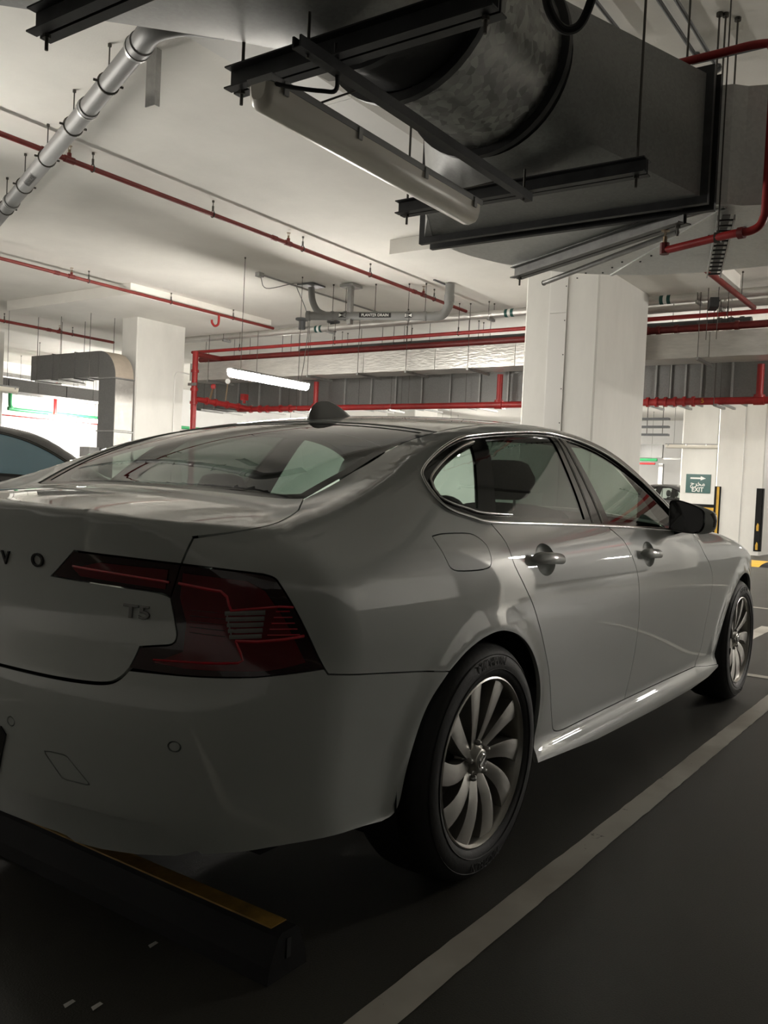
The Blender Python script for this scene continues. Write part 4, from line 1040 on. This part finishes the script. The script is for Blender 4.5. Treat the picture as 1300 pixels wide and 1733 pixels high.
def build_car(root, paint, hi=True, g_side=None, g_rear=None):
    """all parts of a saloon, built in the car's own axes"""
    res = .026 if hi else .07
    g_side = g_side or M_glass; g_rear = g_rear or M_glass_dark
    PM = [paint, M_dark_in]; gap = .0019 if hi else .002
    def both(name, sh, mats=PM, liner=True, parent=None, child=None):
        out = []
        for fl in (False, True):
            p = parent[1 if fl else 0] if parent else root
            out.append(sheet_obj(name, [sh.arrays(fl, liner)], mats, p))
        return out
    def central(name, shs, mats=PM, liner=True, parent=None):
        return sheet_obj(name, [a for sh in shs for a in (sh.arrays(False, liner), sh.arrays(True, liner))], mats, parent or root)
    # --- boot lid: rear face and top
    face = LIP[:-1]+[(-.737,.892),(-.757,.851)]+[(-.757,.851),(-.88,.862),(-.998,.871),(-1.063,.825)][1:]+crv([(-.90,.814),(-.815,.808),(-.79,.804),(-.775,.799)], 3)+LAMP_IN[2:-1]+LID_LOW
    lid_f = Sheet(face, 'W', res=res*.6, gap=gap, keep=keep_face)
    lt = [(p[0], min(p[1], -1e-7)) for p in w2t(LIP)]; lt[0] = (lt[0][0], 0.)
    topo = lt+[tuple(p) for p in w2t(SEAM_TOP)][1:]+crv([(-.43,-.588),(-.455,-.52),(-.475,-.40),(-.487,-.2),(-.49,0.)], 4)[1:]
    topo[-1] = (topo[-1][0], 0.)
    _l2 = np.array(lt)
    kt = lambda p: abs(p[1]) < 1e-5 or np.min(np.hypot(_l2[:,0]-p[0], _l2[:,1]-p[1])) < 1.5e-2
    lid_t = Sheet(topo, 'T', res=res*.6, gap=gap, keep=kt)
    lid = central('boot_lid', [lid_f, lid_t])
    # --- rear bumper and lower skirt
    bump = [(SMID,.630)]+[(a, b-.004) for a, b in LID_LOW[::-1][1:]]+LAMP_OUT[1:4]+BUMP_SEAM[1:]+ARCH[1:]+BUMP_BOT[1:]+CREASE[1:]
    sens = [disc2((-.751,.524), .0125, .0125, 16), disc2((-1.133,.510), .0125, .0125, 16)]
    tow = [(-1.038,.460),(-1.02,.4625),(-.984,.4625),(-.975,.459),(-.926,.408),(-.924,.402),(-.932,.3995),(-.984,.4),(-.995,.403),(-1.036,.452)]
    plate_rec = [(SMID,.497),(-1.16,.497),(-1.143,.477),(-1.190,.366),(SMID,.366)]
    hol = sens+[tow] if hi else []
    bsh = Sheet(bump, 'W', hol, res=res, gap=gap, keep=nearc, rim=.03)
    bm_ = central('rear_bumper', [bsh])
    ssk = Sheet(CREASE+[(a, b) for a, b in SKIRT_BOT][1:][:0]+SKIRT_BOT, 'W', res=min(res,.018) if hi else res, gap=gap*1.3, keep=nearc, rim=.04,
                norm_off=lambda q: -.013+.012*np.exp(-((q[:,1]-.302)/.012)**2)*sstep(-.74,-.84,q[:,0])+.008*sstep(.275,.25,q[:,1]))
    central('bumper_skirt', [ssk])
    if hi:
        for i, h in enumerate(sens):
            both('parking_sensor', Sheet(inset(h, .003), 'W', res=.01, off=-.0008, rim=.01), parent=(bm_, bm_))
        tw = Sheet(inset(tow, .0032), 'W', res=.02, off=-.0005, rim=.01)
        both('tow_cover', tw, parent=(bm_, bm_))
        pr = Sheet([(SMID,.492),(-1.165,.492),(-1.15,.475),(-1.192,.372),(SMID,.372)], 'W', res=.03, off=.0035, rim=.012, keep=nearc)
        central('number_plate', [pr], [M_trimblack, M_dark_in], parent=bm_)
    # --- tail lamps
    lamp_o = both('tail_lamp', Sheet(LAMP, 'W', res=res, gap=gap*.7, off=.001, rim=.02), [M_lens, M_dark_in])
    ll = both('lid_tail_lamp', Sheet(LIDLAMP, 'W', res=res, gap=gap*.7, off=.001, rim=.02), [M_lens, M_dark_in], parent=(lid, lid))
    if hi:
        def strip(name, pts, wdt, m, off, par, z=.0025):
            """thin raised bar following points of the wrap chart"""
            out = []
            c = densify_open(pts, .02); q = np.array(c); t = np.gradient(q, axis=0); t /= np.linalg.norm(t, axis=1, keepdims=True)
            nrm = np.stack([-t[:,1], t[:,0]], 1)*wdt/2
            P = surfW(q); N = normal(P); A = surfW(q+nrm); B_ = surfW(q-nrm); NA = normal(A); NB = normal(B_)
            rings = [[a+na*off, p+n*(off+z), b+nb*off, p-n*.001] for a, na, p, n, b, nb in zip(A, NA, P, N, B_, NB)]
            for fl in (1, -1):
                g = G().loft([[(v[0], v[1]*fl, v[2]) for v in (r if fl == 1 else r[::-1])] for r in rings]); out.append(g.build(name, m, par[0 if fl == 1 else 1]))
            return out
        both('red_panel', Sheet(inset(LAMP, .013)[:], 'W', res=res, off=.0016, rim=0), [M_lens_red, M_dark_in], False, parent=lamp_o) if False else None
        inner = [(-.752,.838),(-.64,.826),(-.610,.812),(-.575,.770),(-.535,.705),(-.60,.690),(-.74,.686),(-.80,.692),(-.745,.715),(-.742,.76),(-.756,.80)]
        both('red_panel', Sheet(inner, 'W', res=res, off=.0032, rim=0), [M_lens_red, M_dark_in], False, parent=lamp_o)
        low_in = [(-1.0,.842),(-.93,.853),(-.78,.843),(-.785,.812),(-.83,.816),(-.98,.828)]
        both('red_panel', Sheet(low_in, 'W', res=res, off=.0032, rim=0), [M_lens_red, M_dark_in], False, parent=ll)
        def C_(px): return px
        strip('light_guide', [(-1.0,.845),(-.90,.836),(-.80,.826),(-.778,.823)], .004, M_guide, .0032, ll)
        strip('light_guide', [(-.760,.822),(-.70,.813),(-.683,.811),(-.672,.803),(-.668,.79),(-.663,.781)], .0045, M_guide, .0034, lamp_o)
        strip('light_guide', [(-.665,.782),(-.63,.786),(-.585,.790),(-.562,.789)], .0035, M_guide, .0034, lamp_o)
        strip('light_guide', [(-.655,.737),(-.62,.737),(-.575,.741),(-.540,.746)], .0045, M_guide, .0034, lamp_o)
        strip('light_guide', [(-.655,.737),(-.646,.72),(-.642,.708),(-.65,.704),(-.70,.701),(-.80,.697)], .004, M_guide, .0034, lamp_o)
        for k in range(5):
            v = .7445+.0088*k
            strip('light_guide', [(-.735,v+.001),(-.672,v-.002)], .0011, M_lens_red, .0034, lamp_o, .0012)
            strip('light_guide', [(-.603+.003*k,v+.003),(-.548-.005*k,v+.0035)], .0018, M_guide, .0034, lamp_o, .0015)
            strip('reversing_bar', [(-.6655+.0022*k*-1,v-.002),(-.612+.001*k,v+.0015)], .0065, M_lens_clear, .0034, lamp_o, .0015)
        strip('reversing_bar', [(-.6615,.742),(-.672,.781)], .0025, M_lens_clear, .0034, lamp_o, .0015)
        # letters on the lid and the model badge
        for i, ch in enumerate('VOLVO'):
            y = .240-.12*i
            sv = to_chart(surfW([(SMID+RHO*math.atan2(abs(y), .87), .851)]))[0]
            P = surfW([sv])[0]; N = normal(np.array([P]))[0]
            if y > 0: P[1] *= -1; N[1] *= -1
            n_ = V(N); u = V((0,-1,0)); u = (u-n_*u.dot(n_)).normalized(); v_ = n_.cross(u)
            tag(put_text('letter', ch, .047, M_letter, lid, tuple(V(P)+n_*.0015), tuple(u), tuple(v_), .0018, .0012, (1.15, .95)), 'dark metal letter %s on the boot lid' % ch)
        P = surfW([(-.842,.771)])[0]; N = V(normal(np.array([P]))[0]); u = V((0,-1,0)); u = (u-N*u.dot(N)).normalized(); v_ = N.cross(u)
        tag(put_text('badge', 'T5', .048, M_badge, lid, tuple(V(P)+N*.0015), tuple(u), tuple(v_), .0018, .0012, (1.35, .85)), 'metal T5 badge')
    # --- side panels
    side = [(-.737,.892)]+SEAM_TOP[1:-1]+t2w(CGLASS)+t2w(ROOF_E[1:])+[(2.06,.955),(1.99,.93)]+WIN_TOP[::-1][1:]+WIN_BOT[::-1][1:][:0]
    # follow the window sill back to the door gap, then the door, sill and arch
    wb = [p for p in WIN_BOT[::-1] if p[0] < .158]
    side = side+wb[1:]+RGAP+DOOR_BOT_R[1:]+DOOR_BOT_F[1:]+[(2.50,.262),(2.69,.246)]+SILL_BOT+ARCH_UP[::-1][1:]+BUMP_SEAM[::-1][1:-1]+LAMP_OUT[3:-1]+[(-.757,.851)]
    sd = both('body_side', Sheet(side, 'W', [FUEL] if hi else [], res=res, gap=gap))
    if hi: sheet_obj('fuel_flap', [Sheet(inset(FUEL, .0028), 'W', res=res, rim=.01).arrays()], PM, sd[0])
    hc = [(.445,.853), (1.415,.838)]
    rd_o = [(.158,.951)]+[(s, vbot(s)) for s in (.3,.45,.6,.75,.9,1.049)]+BGAP[1:]+DOOR_BOT_R[::-1][1:]+RGAP[::-1][1:-1]
    fd_o = [(1.049,vbot(1.049))]+[(s, vbot(s)) for s in (1.2,1.4,1.6,1.76,1.94)]+[(2.0,.918)]+FGAP+DOOR_BOT_F[::-1][1:]+BGAP[::-1][1:-1]
    doors = []
    for nm, ol, c in (('rear_door', rd_o, hc[0]), ('front_door', fd_o, hc[1])):
        cup = disc2(c, .072, .041, 28)
        d = both(nm, Sheet(ol, 'W', [cup] if hi else [], res=res, gap=gap)); doors.append(d)
        if hi:
            P0 = surfW([c])[0]; N0 = normal(np.array([P0]))[0]; ring0 = surfW(cup)
            for fl, dd_ in ((1, d[0]), (-1, d[1])):
                rings = []
                for t in np.linspace(0, 1, 6):
                    dep = .020*math.sin(t*math.pi/2); sc = math.cos(t*math.pi/2*.96)
                    rings.append([((P0+(p-P0)*sc-N0*dep)*[1,fl,1]).tolist() for p in ring0])
                g = G().loft(rings, True, False); g.build('handle_cup', paint, dd_, True, auto=80)
                # handle bar bridging the cup
                q = np.array([(c[0]-.112+.224*t, c[1]+.004-.010*t) for t in np.linspace(0, 1, 17)]); Pq = surfW(q); Nq = normal(Pq); rings = []
                for i, (p, n_) in enumerate(zip(Pq, Nq)):
                    t = i/16; e = (1-abs(2*t-1)**6)**.5 if 0 < t < 1 else .02
                    lift = .026*math.sin(math.pi*t)**.5 if 0 < t < 1 else 0
                    up = np.array([0,0,1.])-n_*n_[2]; up /= np.linalg.norm(up)
                    hw = (.0205-.004*t)*e; th = .0095*e+.0015; cc_ = p+n_*(lift+.004)
                    rings.append([((cc_+up*hw*math.cos(a)+n_*th*math.sin(a))*[1,fl,1]).tolist() for a in [2*math.pi*k/14*fl for k in range(14)]])
                G().loft(rings).build('door_handle', paint, dd_, True, auto=80)
    # front wing, bonnet, front bumper
    fend = FGAP[1:-1]+[(2.312,.282),(2.50,.260),(2.672,.246)]+[p for p in FARCH if p[1] > .25]+[(3.46,.45),(3.50,.62),(3.56,.70)]+t2w(HOOD_E[::-1])+[(2.09,.93)]
    both('front_wing', Sheet(fend, 'W', res=res*1.2, gap=gap))
    hood = [(2.45,0.),(2.44,-.4),(2.36,-.74),(2.33,-.795)]+HOOD_E[1:]+[(3.56,-.45),(3.64,-.2),(3.66,0.)]
    central('bonnet', [Sheet(hood, 'T', res=res*1.3, gap=gap, keep=lambda p: abs(p[1]) < 1e-6)])
    fb = [(3.46,.45),(3.50,.62),(3.56,.70)]+[tuple(to_chart(surfT([p]))[0]) for p in ((3.45,-.64),(3.56,-.45),(3.64,-.2))]+[(SFRONT,.72),(SFRONT,.20),(3.9,.20),(3.42,.23)]
    fbo = central('front_bumper', [Sheet(fb, 'W', res=res*1.6, keep=nearf)])
    central('grille', [Sheet([(4.1,.42),(4.08,.60),(SFRONT,.61),(SFRONT,.40)], 'W', res=.06, off=.004, keep=nearf)], [M_trimblack, M_dark_in], parent=fbo)
    both('headlamp', Sheet([(3.56,.62),(3.60,.69),(3.95,.66),(3.93,.61)], 'W', res=.05, off=.004), [M_lens_clear, M_dark_in], parent=(fbo, fbo))
    # roof, screens
    re = [p for p in ROOF_E if p[0] < 1.58]
    roofo = [(.205,0.),(.20,-.45)]+re+[(1.57,-.4),(1.58,0.)]
    roof = central('roof', [Sheet(roofo, 'T', res=res*1.3, gap=gap, keep=neary)])
    rw = [(.195,0.),(.19,-.45),(.185,-.592)]+[(x, y+.006) for x, y in CGLASS[::-1][1:]]+[(-.455,-.52),(-.475,-.40),(-.487,-.2),(-.49,0.)]
    fr_in = inset(rw, .028, neary)
    central('rear_screen_border', [Sheet(rw, 'T', [], res=.02, off=-.006, rim=0, keep=neary)] if False else
            [Sheet(fr_ring(rw, .030), 'T', res=.025, off=-.003, rim=0)], [M_trimblack, M_dark_in], False)
    central('rear_screen', [Sheet(rw, 'T', res=res*1.3, off=-.005, rim=0, gap=.002, keep=neary)], [M_glass_screen if hi else g_rear], False)
    ws = [(1.60,0.),(1.595,-.4),(1.60,-.575),(2.0,-.668),(2.33,-.755),(2.40,-.5),(2.43,0.)]
    central('windscreen', [Sheet(ws, 'T', res=res*1.6, off=-.003, rim=0, gap=.002, keep=neary)], [g_side], False)
    # side glass in a gloss black surround
    qg = inset(win_between((-.07,-.06), (.395,.130)), .0)
    qg = [p for p in WIN_TOP if p[0] < .395]+[(.400,vtop(.40)),(.141,vbot(.141))]+[p for p in WIN_BOT if p[0] < .141]
    qg = inset(qg[:-1], .034); rg = inset(win_between((.425,.172), (1.025,.884)), .020)
    fg = inset(win_between((1.110,1.075), (1.955,1.93)), .018)
    sur = both('window_surround', Sheet(WIN, 'W', [qg, rg, fg], res=res, off=-.002, rim=.012), [M_trimblack, M_dark_in])
    for nm, ol, gm, par in (('quarter_glass', qg, M_glass_clear, sur), ('door_glass', rg, g_rear, doors[0]), ('door_glass', fg, g_side, doors[1])):
        both(nm, Sheet(ol, 'W', res=res*1.4, off=-.006, rim=0), [gm], False, parent=par)
    if hi:
        def trim(pts, r, nm, par, off=.003):
            q = np.array(densify_open(pts, .03)); P = surfW(q); P = P+normal(P)*off
            for fl in (1, -1): G().tube([(p*[1,fl,1]).tolist() for p in P], r, 8).build(nm, M_chrome, par[0 if fl == 1 else 1], True, auto=80)
        trim(WIN_BOT[:-3], .0065, 'belt_chrome', sur)
        trim(WIN_TOP[3:], .0048, 'roofline_chrome', sur)
        trim(WIN_BOT[-26:]+WIN_TOP[:4], .006, 'quarter_chrome', sur)
        q2 = [p for p in inset(WIN, .024) if p[0] < .36]
        k0 = max(range(len(q2)), key=lambda i: (q2[i][0]-q2[i-1][0])**2+(q2[i][1]-q2[i-1][1])**2); q2 = q2[k0:]+q2[:k0]
        trim(q2, .004, 'quarter_chrome', sur, .001)
        # thin bright lines of the B-pillar seals
        for a, b in (((1.045,vtop(1.045)-.012),(.93,vbot(.93)+.012)), ((1.085,vtop(1.085)-.012),(1.02,vbot(1.02)+.012))):
            trim([a, b], .0018, 'pillar_seal', sur, .001)
        # sill finisher highlight strip
    # --- cabin: tub, seats, shelf
    tub = G().box((-.58,-.62,.17), (3.30,.62,.34)).build('underbody', M_dark_in, root)
    G().box((-.84,-.48,.27), (-.55,.48,.345)).build('boot_floor', M_dark_in, root)
    G().box((-.12,-.66,.30), (.0,.66,.93)).build('seat_bulkhead', M_dark_in, root)
    for cx in (0, WB):
        for fl in (1, -1):
            arcs = [[(cx+.385*math.cos(a), -.90*fl+fl*d, RW+.385*math.sin(a)) for a in np.linspace(-.35, math.pi+.35, 22)] for d in (.012, .40)]
            g = G().loft(arcs if fl == 1 else arcs[::-1], False, False)
            c0 = len(g.v); g.add([(cx, -.5*fl, RW)]+arcs[1], [(0, i+1, i+2) for i in range(21)]); g.build('wheel_arch_liner', M_dark_in, root, True)
    def seat(x, y, w_, zt, name='seat', lean=.18, head=True):
        prof = [(0,.40),(.09,.60),(.13,zt-.12),(.10,zt),(.02,zt+.02),(-.03,zt-.04),(-.07,.62),(-.12,.40)]
        prof = [(px-(pz-.4)*lean, pz) for px, pz in prof]; rings = []
        for t in np.linspace(-1, 1, 9):
            k = (1-abs(t)**5*.35); rings.append([(x+px*k, y+w_*t, .40+(pz-.40)*(1-.04*abs(t)**3)) for px, pz in prof])
        s_ = G().loft(rings).build(name, M_seat, root, True, auto=60)
        G().box((x-.02,y-w_*.95,.30), (x+.5,y+w_*.95,.46)).build('cushion', M_seat, s_)
        if head:
            hx = x-(zt+.1-.4)*lean+.02; rings = []
            for t in np.linspace(-1, 1, 9):
                k = math.sqrt(max(.05, 1-abs(t)**4)); rings.append([(hx+.05*k*math.cos(a), y+.135*t, zt+.115+.085*k*math.sin(a)) for a in [2*math.pi*j/14 for j in range(14)]])
            G().loft(rings).build('headrest', M_seat, s_, True, auto=60)
            for dy in (-.05, .05): G().cyl((hx,y+dy,zt-.05), (hx,y+dy,zt+.08), .006, 6).build('headrest_post', M_chrome_dull, s_)
    for y in (-.37, .37): seat(1.22, y, .25, 1.03)
    seat(.33, 0, .60, .98, 'rear_bench', .28, False)
    for y in (-.36, .36):
        rings = []
        for t in np.linspace(-1, 1, 7):
            k = math.sqrt(max(.05, 1-abs(t)**4)); rings.append([(.20+.045*k*math.cos(a), y+.13*t, 1.055+.06*k*math.sin(a)) for a in [2*math.pi*j/12 for j in range(12)]])
        G().loft(rings).build('rear_headrest', M_seat, root, True, auto=60)
    G().box((-.40,-.60,.90), (.14,.60,1.0)).build('parcel_shelf', M_dark_in, root)
    G().box((1.95,-.76,.55), (2.42,.76,.93)).build('dashboard', M_dark_in, root)
    sw = [(1.80+.06*math.sin(a), -.37*-1+.18*math.cos(a), .88+.17*math.sin(a)) for a in np.linspace(0, 2*math.pi, 25)]
    G().tube(sw, .014, 8, False).build('steering_wheel', M_seat, root, True)
    # --- wheels
    def wheel(x, fl):
        yo = -.925*fl; d = fl   # d: outward is -y for the right side
        c = (x, 0, RW); W_ = lambda r, a, h: (x+r*math.cos(a), yo+h*d, RW+r*math.sin(a))
        def lat(prof, n=64):
            rings = [[W_(r, 2*math.pi*k/n, h) for k in range(n)] for r, h in prof]
            if fl < 0: rings = rings[::-1]
            return G().loft(rings, True, False)
        rim = lat([(.238,.004),(.2385,-.002),(.234,-.004),(.229,.002),(.225,.012),(.222,.05),(.212,.10),(.205,.19),(.225,.21)]).build('wheel', M_alloy, root, True, auto=50)
        tire = lat([(.228,.012),(.236,.004),(.243,-.004),(.255,-.010),(.275,-.013),(.295,-.010),(.312,-.001),(.324,.012),(.331,.028),(.3345,.05),(.335,.11),(.3345,.17),(.331,.195),(.318,.22),(.28,.232),(.24,.222)], 72).build('tire', M_tire, rim, True, auto=60)
        if hi:
            for r in (.262, .303):
                G().tube([W_(r, 2*math.pi*k/64, -.0125 if r < .28 else -.007) for k in range(65)], .0016, 4, False).build('sidewall_ring', M_tire, rim)
            tv, tf = text_mesh('MICHELIN', .034, .001)
            for a0 in (math.pi/2+.02, -math.pi/2+.02):
                vs = []
                for tx, ty, tz in tv:
                    r = .285+ty; ang = a0-fl*(tx*1.08)/.285; vs.append(W_(r, ang, -.0135-max(tz, 0)*1.2+abs(ty)*.05))
                mk('sidewall_lettering', vs, tf if fl > 0 else [f[::-1] for f in tf], mat_tirelet, rim)
            lat([(.0,.075),(.16,.075),(.16,.09),(0,.09)]).build('brake_disc', M_chrome_dull, rim, True)
            lat([(.222,.10),(.0,.105)], 32).build('wheel_back', M_dark_in, rim)
        else:
            lat([(.222,.08),(.0,.08)], 32).build('wheel_back', M_dark_in, rim)
        for k in range(10):
            a0 = 2*math.pi*k/10+.12; rings = []
            for t in np.linspace(0, 1, 9 if hi else 4):
                r = .040+.189*t; sw_ = -fl*.20*t**1.6; ang = a0+sw_
                wd = .030+.032*t**1.3; hw = wd/r
                hf = .030-.010*math.sin(t*math.pi)-.022*t          # height of the leading edge
                lead, trail = ang+fl*hw*.5, ang-fl*hw*.62
                rings.append([W_(r, lead, hf), W_(r, lead-fl*hw*.28, hf-.002), W_(r, trail, hf+.005), W_(r, trail, hf+.040), W_(r, lead, hf+.045)])
            if fl < 0: pass
            G().loft(rings).build('spoke', M_alloy, rim, True, auto=30)
        lat([(.0,.010),(.03,.010),(.034,.013),(.036,.022),(.050,.030),(.066,.036),(.070,.06)], 32).build('hub', M_alloy, rim, True, auto=50)
        if hi:
            cap = lat([(.0,.007),(.026,.007),(.0275,.0105)], 28).build('centre_cap', M_chrome_dull, rim, True)
            G().tube([W_(.019, 2*math.pi*k/24, .0065) for k in range(25)], .0026, 6, False).build('emblem', M_chrome, rim, True)
            G().obox(W_(0,0,.0065), (.016,0,.012), (.002,0,-.003), (0,.0012,0)).build('emblem', M_chrome, rim)
            for k in range(5):
                a = 2*math.pi*k/5+.44
                G().add(*lug(W_, a, .052)).build('lug_nut', M_chrome_dull, rim, True)
    def lug(W_, a, r0):
        g = G(); n = 10; rings = []
        cx_, cz_ = r0*math.cos(a), r0*math.sin(a)
        for rr_, h in ((.0085,.04),(.0085,.018),(.006,.012),(.001,.010)):
            rings.append([(W_(0,0,h)[0]+cx_+rr_*math.cos(q), W_(0,0,h)[1], RW+cz_+rr_*math.sin(q)) for q in [2*math.pi*j/n for j in range(n)]])
        g.loft(rings); return g.v, g.f
    for x in (0, WB):
        for fl in (1, -1): wheel(x, fl)
    # --- door mirrors
    for fl, d in ((1, doors[1][0]), (-1, doors[1][1])):
        mx, my, mz = 1.655, -.985, 1.026
        MO = [(165,150),(170,122),(190,107),(240,105),(300,114),(400,144),(480,180),(520,212),(533,250),(536,310),(530,380),(500,430),(440,455),(330,452),(230,440),(185,430),(172,405),(167,330),(165,240)]
        MO = [((a_-385)*.000405, -(b_-285)*.000405) for a_, b_ in MO]
        MO = [tuple(p) for p in bez(MO+MO[:1], 3)[:-1]]
        def sect(t):   # t 0 rear face .. 1 nose
            k = (1-t**2.4)**.5 if t < 1 else .03; o_ = []
            for px, pz in MO:
                o_.append((mx+.105*t+px*.12, (my-px*k-.030*math.sin(math.pi*min(t,1)**.8)*max(0, .4+px/.06))*fl, mz-.004+pz*k-.010*t))
            return o_
        secs = [sect(t) for t in np.linspace(0, 1, 9)]
        if fl < 0: secs = [s_[::-1] for s_ in secs]
        hs_ = G().loft(secs, True, False).build('door_mirror', paint if hi else M_trimblack, d, True, auto=60)
        s0 = np.array(secs[0]); cen = s0.mean(0)
        G().loft([[tuple(p) for p in s0], [tuple(cen+(p-cen)*.965+np.array([-.006,0,0])) for p in s0], [tuple(cen+(p-cen)*.91+np.array([-.003,0,0])) for p in s0], [tuple(cen+(p-cen)*.90+np.array([.006,0,0])) for p in s0]], True, False).build('mirror_frame', M_trimblack, hs_, True)
        g = G(); g.add([tuple(cen+(p-cen)*.905+np.array([.003,0,0])) for p in s0], [tuple(range(len(s0)))]); g.build('mirror_glass', M_mirror, hs_)
        g = G(); g.loft([[(mx+.085,-.865*fl,.93),(mx+.19,-.865*fl,.93),(mx+.19,-.865*fl,.955),(mx+.085,-.865*fl,.955)], [(mx+.02,-.955*fl,mz-.07),(mx+.075,-.955*fl,mz-.07),(mx+.075,-.955*fl,mz-.03),(mx+.02,-.955*fl,mz-.03)], [(mx+.03,-1.0*fl,mz-.05),(mx+.06,-1.0*fl,mz-.05),(mx+.06,-1.0*fl,mz-.02),(mx+.03,-1.0*fl,mz-.02)]]).build('mirror_foot', M_trimblack, hs_, True)
        if hi:
            G().tube([(mx+.025,(my-.080)*fl,mz+.018),(mx+.035,(my-.093)*fl,mz-.012),(mx+.035,(my-.088)*fl,mz-.040)], .009, 8).build('indicator', M_lens_clear, hs_, True)
    # --- shark fin aerial
    if hi:
        rings = []
        for x_, h, w0 in ((.268,.004,.010),(.272,.026,.020),(.284,.046,.027),(.304,.058,.031),(.335,.063,.034),(.375,.060,.035),(.415,.049,.034),(.455,.032,.031),(.490,.014,.024),(.512,.002,.010)):
            zr = float(surfT([(x_,0.)])[0][2])-.006
            rings.append([(x_, w0*c_*(1-.80*s_**1.2), zr+(h+.006)*s_) for c_, s_ in [(math.cos(math.pi*j/14), math.sin(math.pi*j/14)) for j in range(15)]])
        G().loft(rings).build('shark_fin_aerial', paint_grey, root, True, auto=70)
    return root
def densify_open(pts, step):
    out = []
    for a, b in zip(pts[:-1], pts[1:]):
        a, b = np.array(a, float), np.array(b, float); k = max(1, int(np.ceil(np.linalg.norm(b-a)/step)))
        out += [tuple(a+(b-a)*j/k) for j in range(k)]
    return out+[tuple(pts[-1])]
def fr_ring(half, w):
    """band of width w just inside an open half outline that starts and ends on the centre line"""
    inn = inset(half, w, neary); a = list(half); b = list(inn)
    b[0] = (b[0][0]-0, 0.); b[-1] = (b[-1][0], 0.)
    return a+b[::-1]
mat_tirelet = mat('tyre_lettering', (.03,.03,.03), .45)
paint_grey = mat('grey_aerial_paint', (.26,.26,.25), .35, coat=.5)

car = thing('sedan', (0,0,0), 'white sedan parked in the foreground, seen from behind', 'car')
build_car(car, M_paint, True)

# ------------------------------------------------------------------ other cars and small things
M_paint_black = mat('black_car_paint', (.012,.012,.013), .25, coat=1.0)
M_paint_grey = mat('grey_car_paint', (.06,.06,.062), .3, coat=1.0)
M_glass_blue = mat('blue_mirror_film', (.10,.20,.25), .25, coat=1.0)
car2 = thing('sedan', (0,0,0), 'black car two bays away at the left picture edge', 'car')
build_car(car2, M_paint_black, False, M_glass_blue, M_glass_blue)
car2.location = (.62, 5.15, 0); car2.scale = (1, 1, 1.06)
car3 = thing('sedan', (0,0,0), 'dark grey car far away left of the exit sign', 'car')
build_car(car3, M_paint_grey, False, M_glass_clear, M_glass_clear)
car3.location = (24.0, 7.0, 0); car3.rotation_euler = (0,0,math.radians(-90)); car3.scale = (1, 1, 1.12)
# wheel stop
M_yellow_worn = mat('worn_yellow_paint', (.30,.17,.02), .7, var=.4, vscale=14)
ws_ = thing('wheel_stop', (-.705, .07, 0), 'black rubber wheel stop with yellow stripe behind the sedan', 'wheel stop')
prof = [(-.066,0),(.066,0),(.060,.035),(.034,.094),(.024,.102),(-.024,.102),(-.034,.094),(-.060,.035)]
G().prism(prof, (-.705,-.83,.001), (-.705,1.0,.001), (1,0,0), (0,0,1)).build('rubber_block', M_guard, ws_)
G().prism([(-.026,0),(.026,0),(.024,.003),(-.024,.003)], (-.705,-.80,.1035), (-.705,.97,.1035), (1,0,0), (0,0,1)).build('yellow_stripe', M_yellow_worn, ws_)
G().box((-.712,-.832,.04), (-.698,-.8295,.085)).build('end_slot', M_black, ws_)
# specks of litter on the floor
for i, (x, y, a) in enumerate(((-.83,-.52,.4),(-1.06,-.62,.1),(-1.09,-.57,.3))):
    o = G().add([(x,y,.004),(x+.028,y+.004,.004),(x+.026,y+.012,.006),(x+.004,y+.012,.005)], [(0,1,2,3)]).build('paper_scrap', M_white)
    tag(o, 'white paper scrap on the floor %s' % ('beside the wheel stop', 'left of a pair in the dark foreground', 'right of a pair in the dark foreground')[i], 'litter', 'paper scraps on the floor')
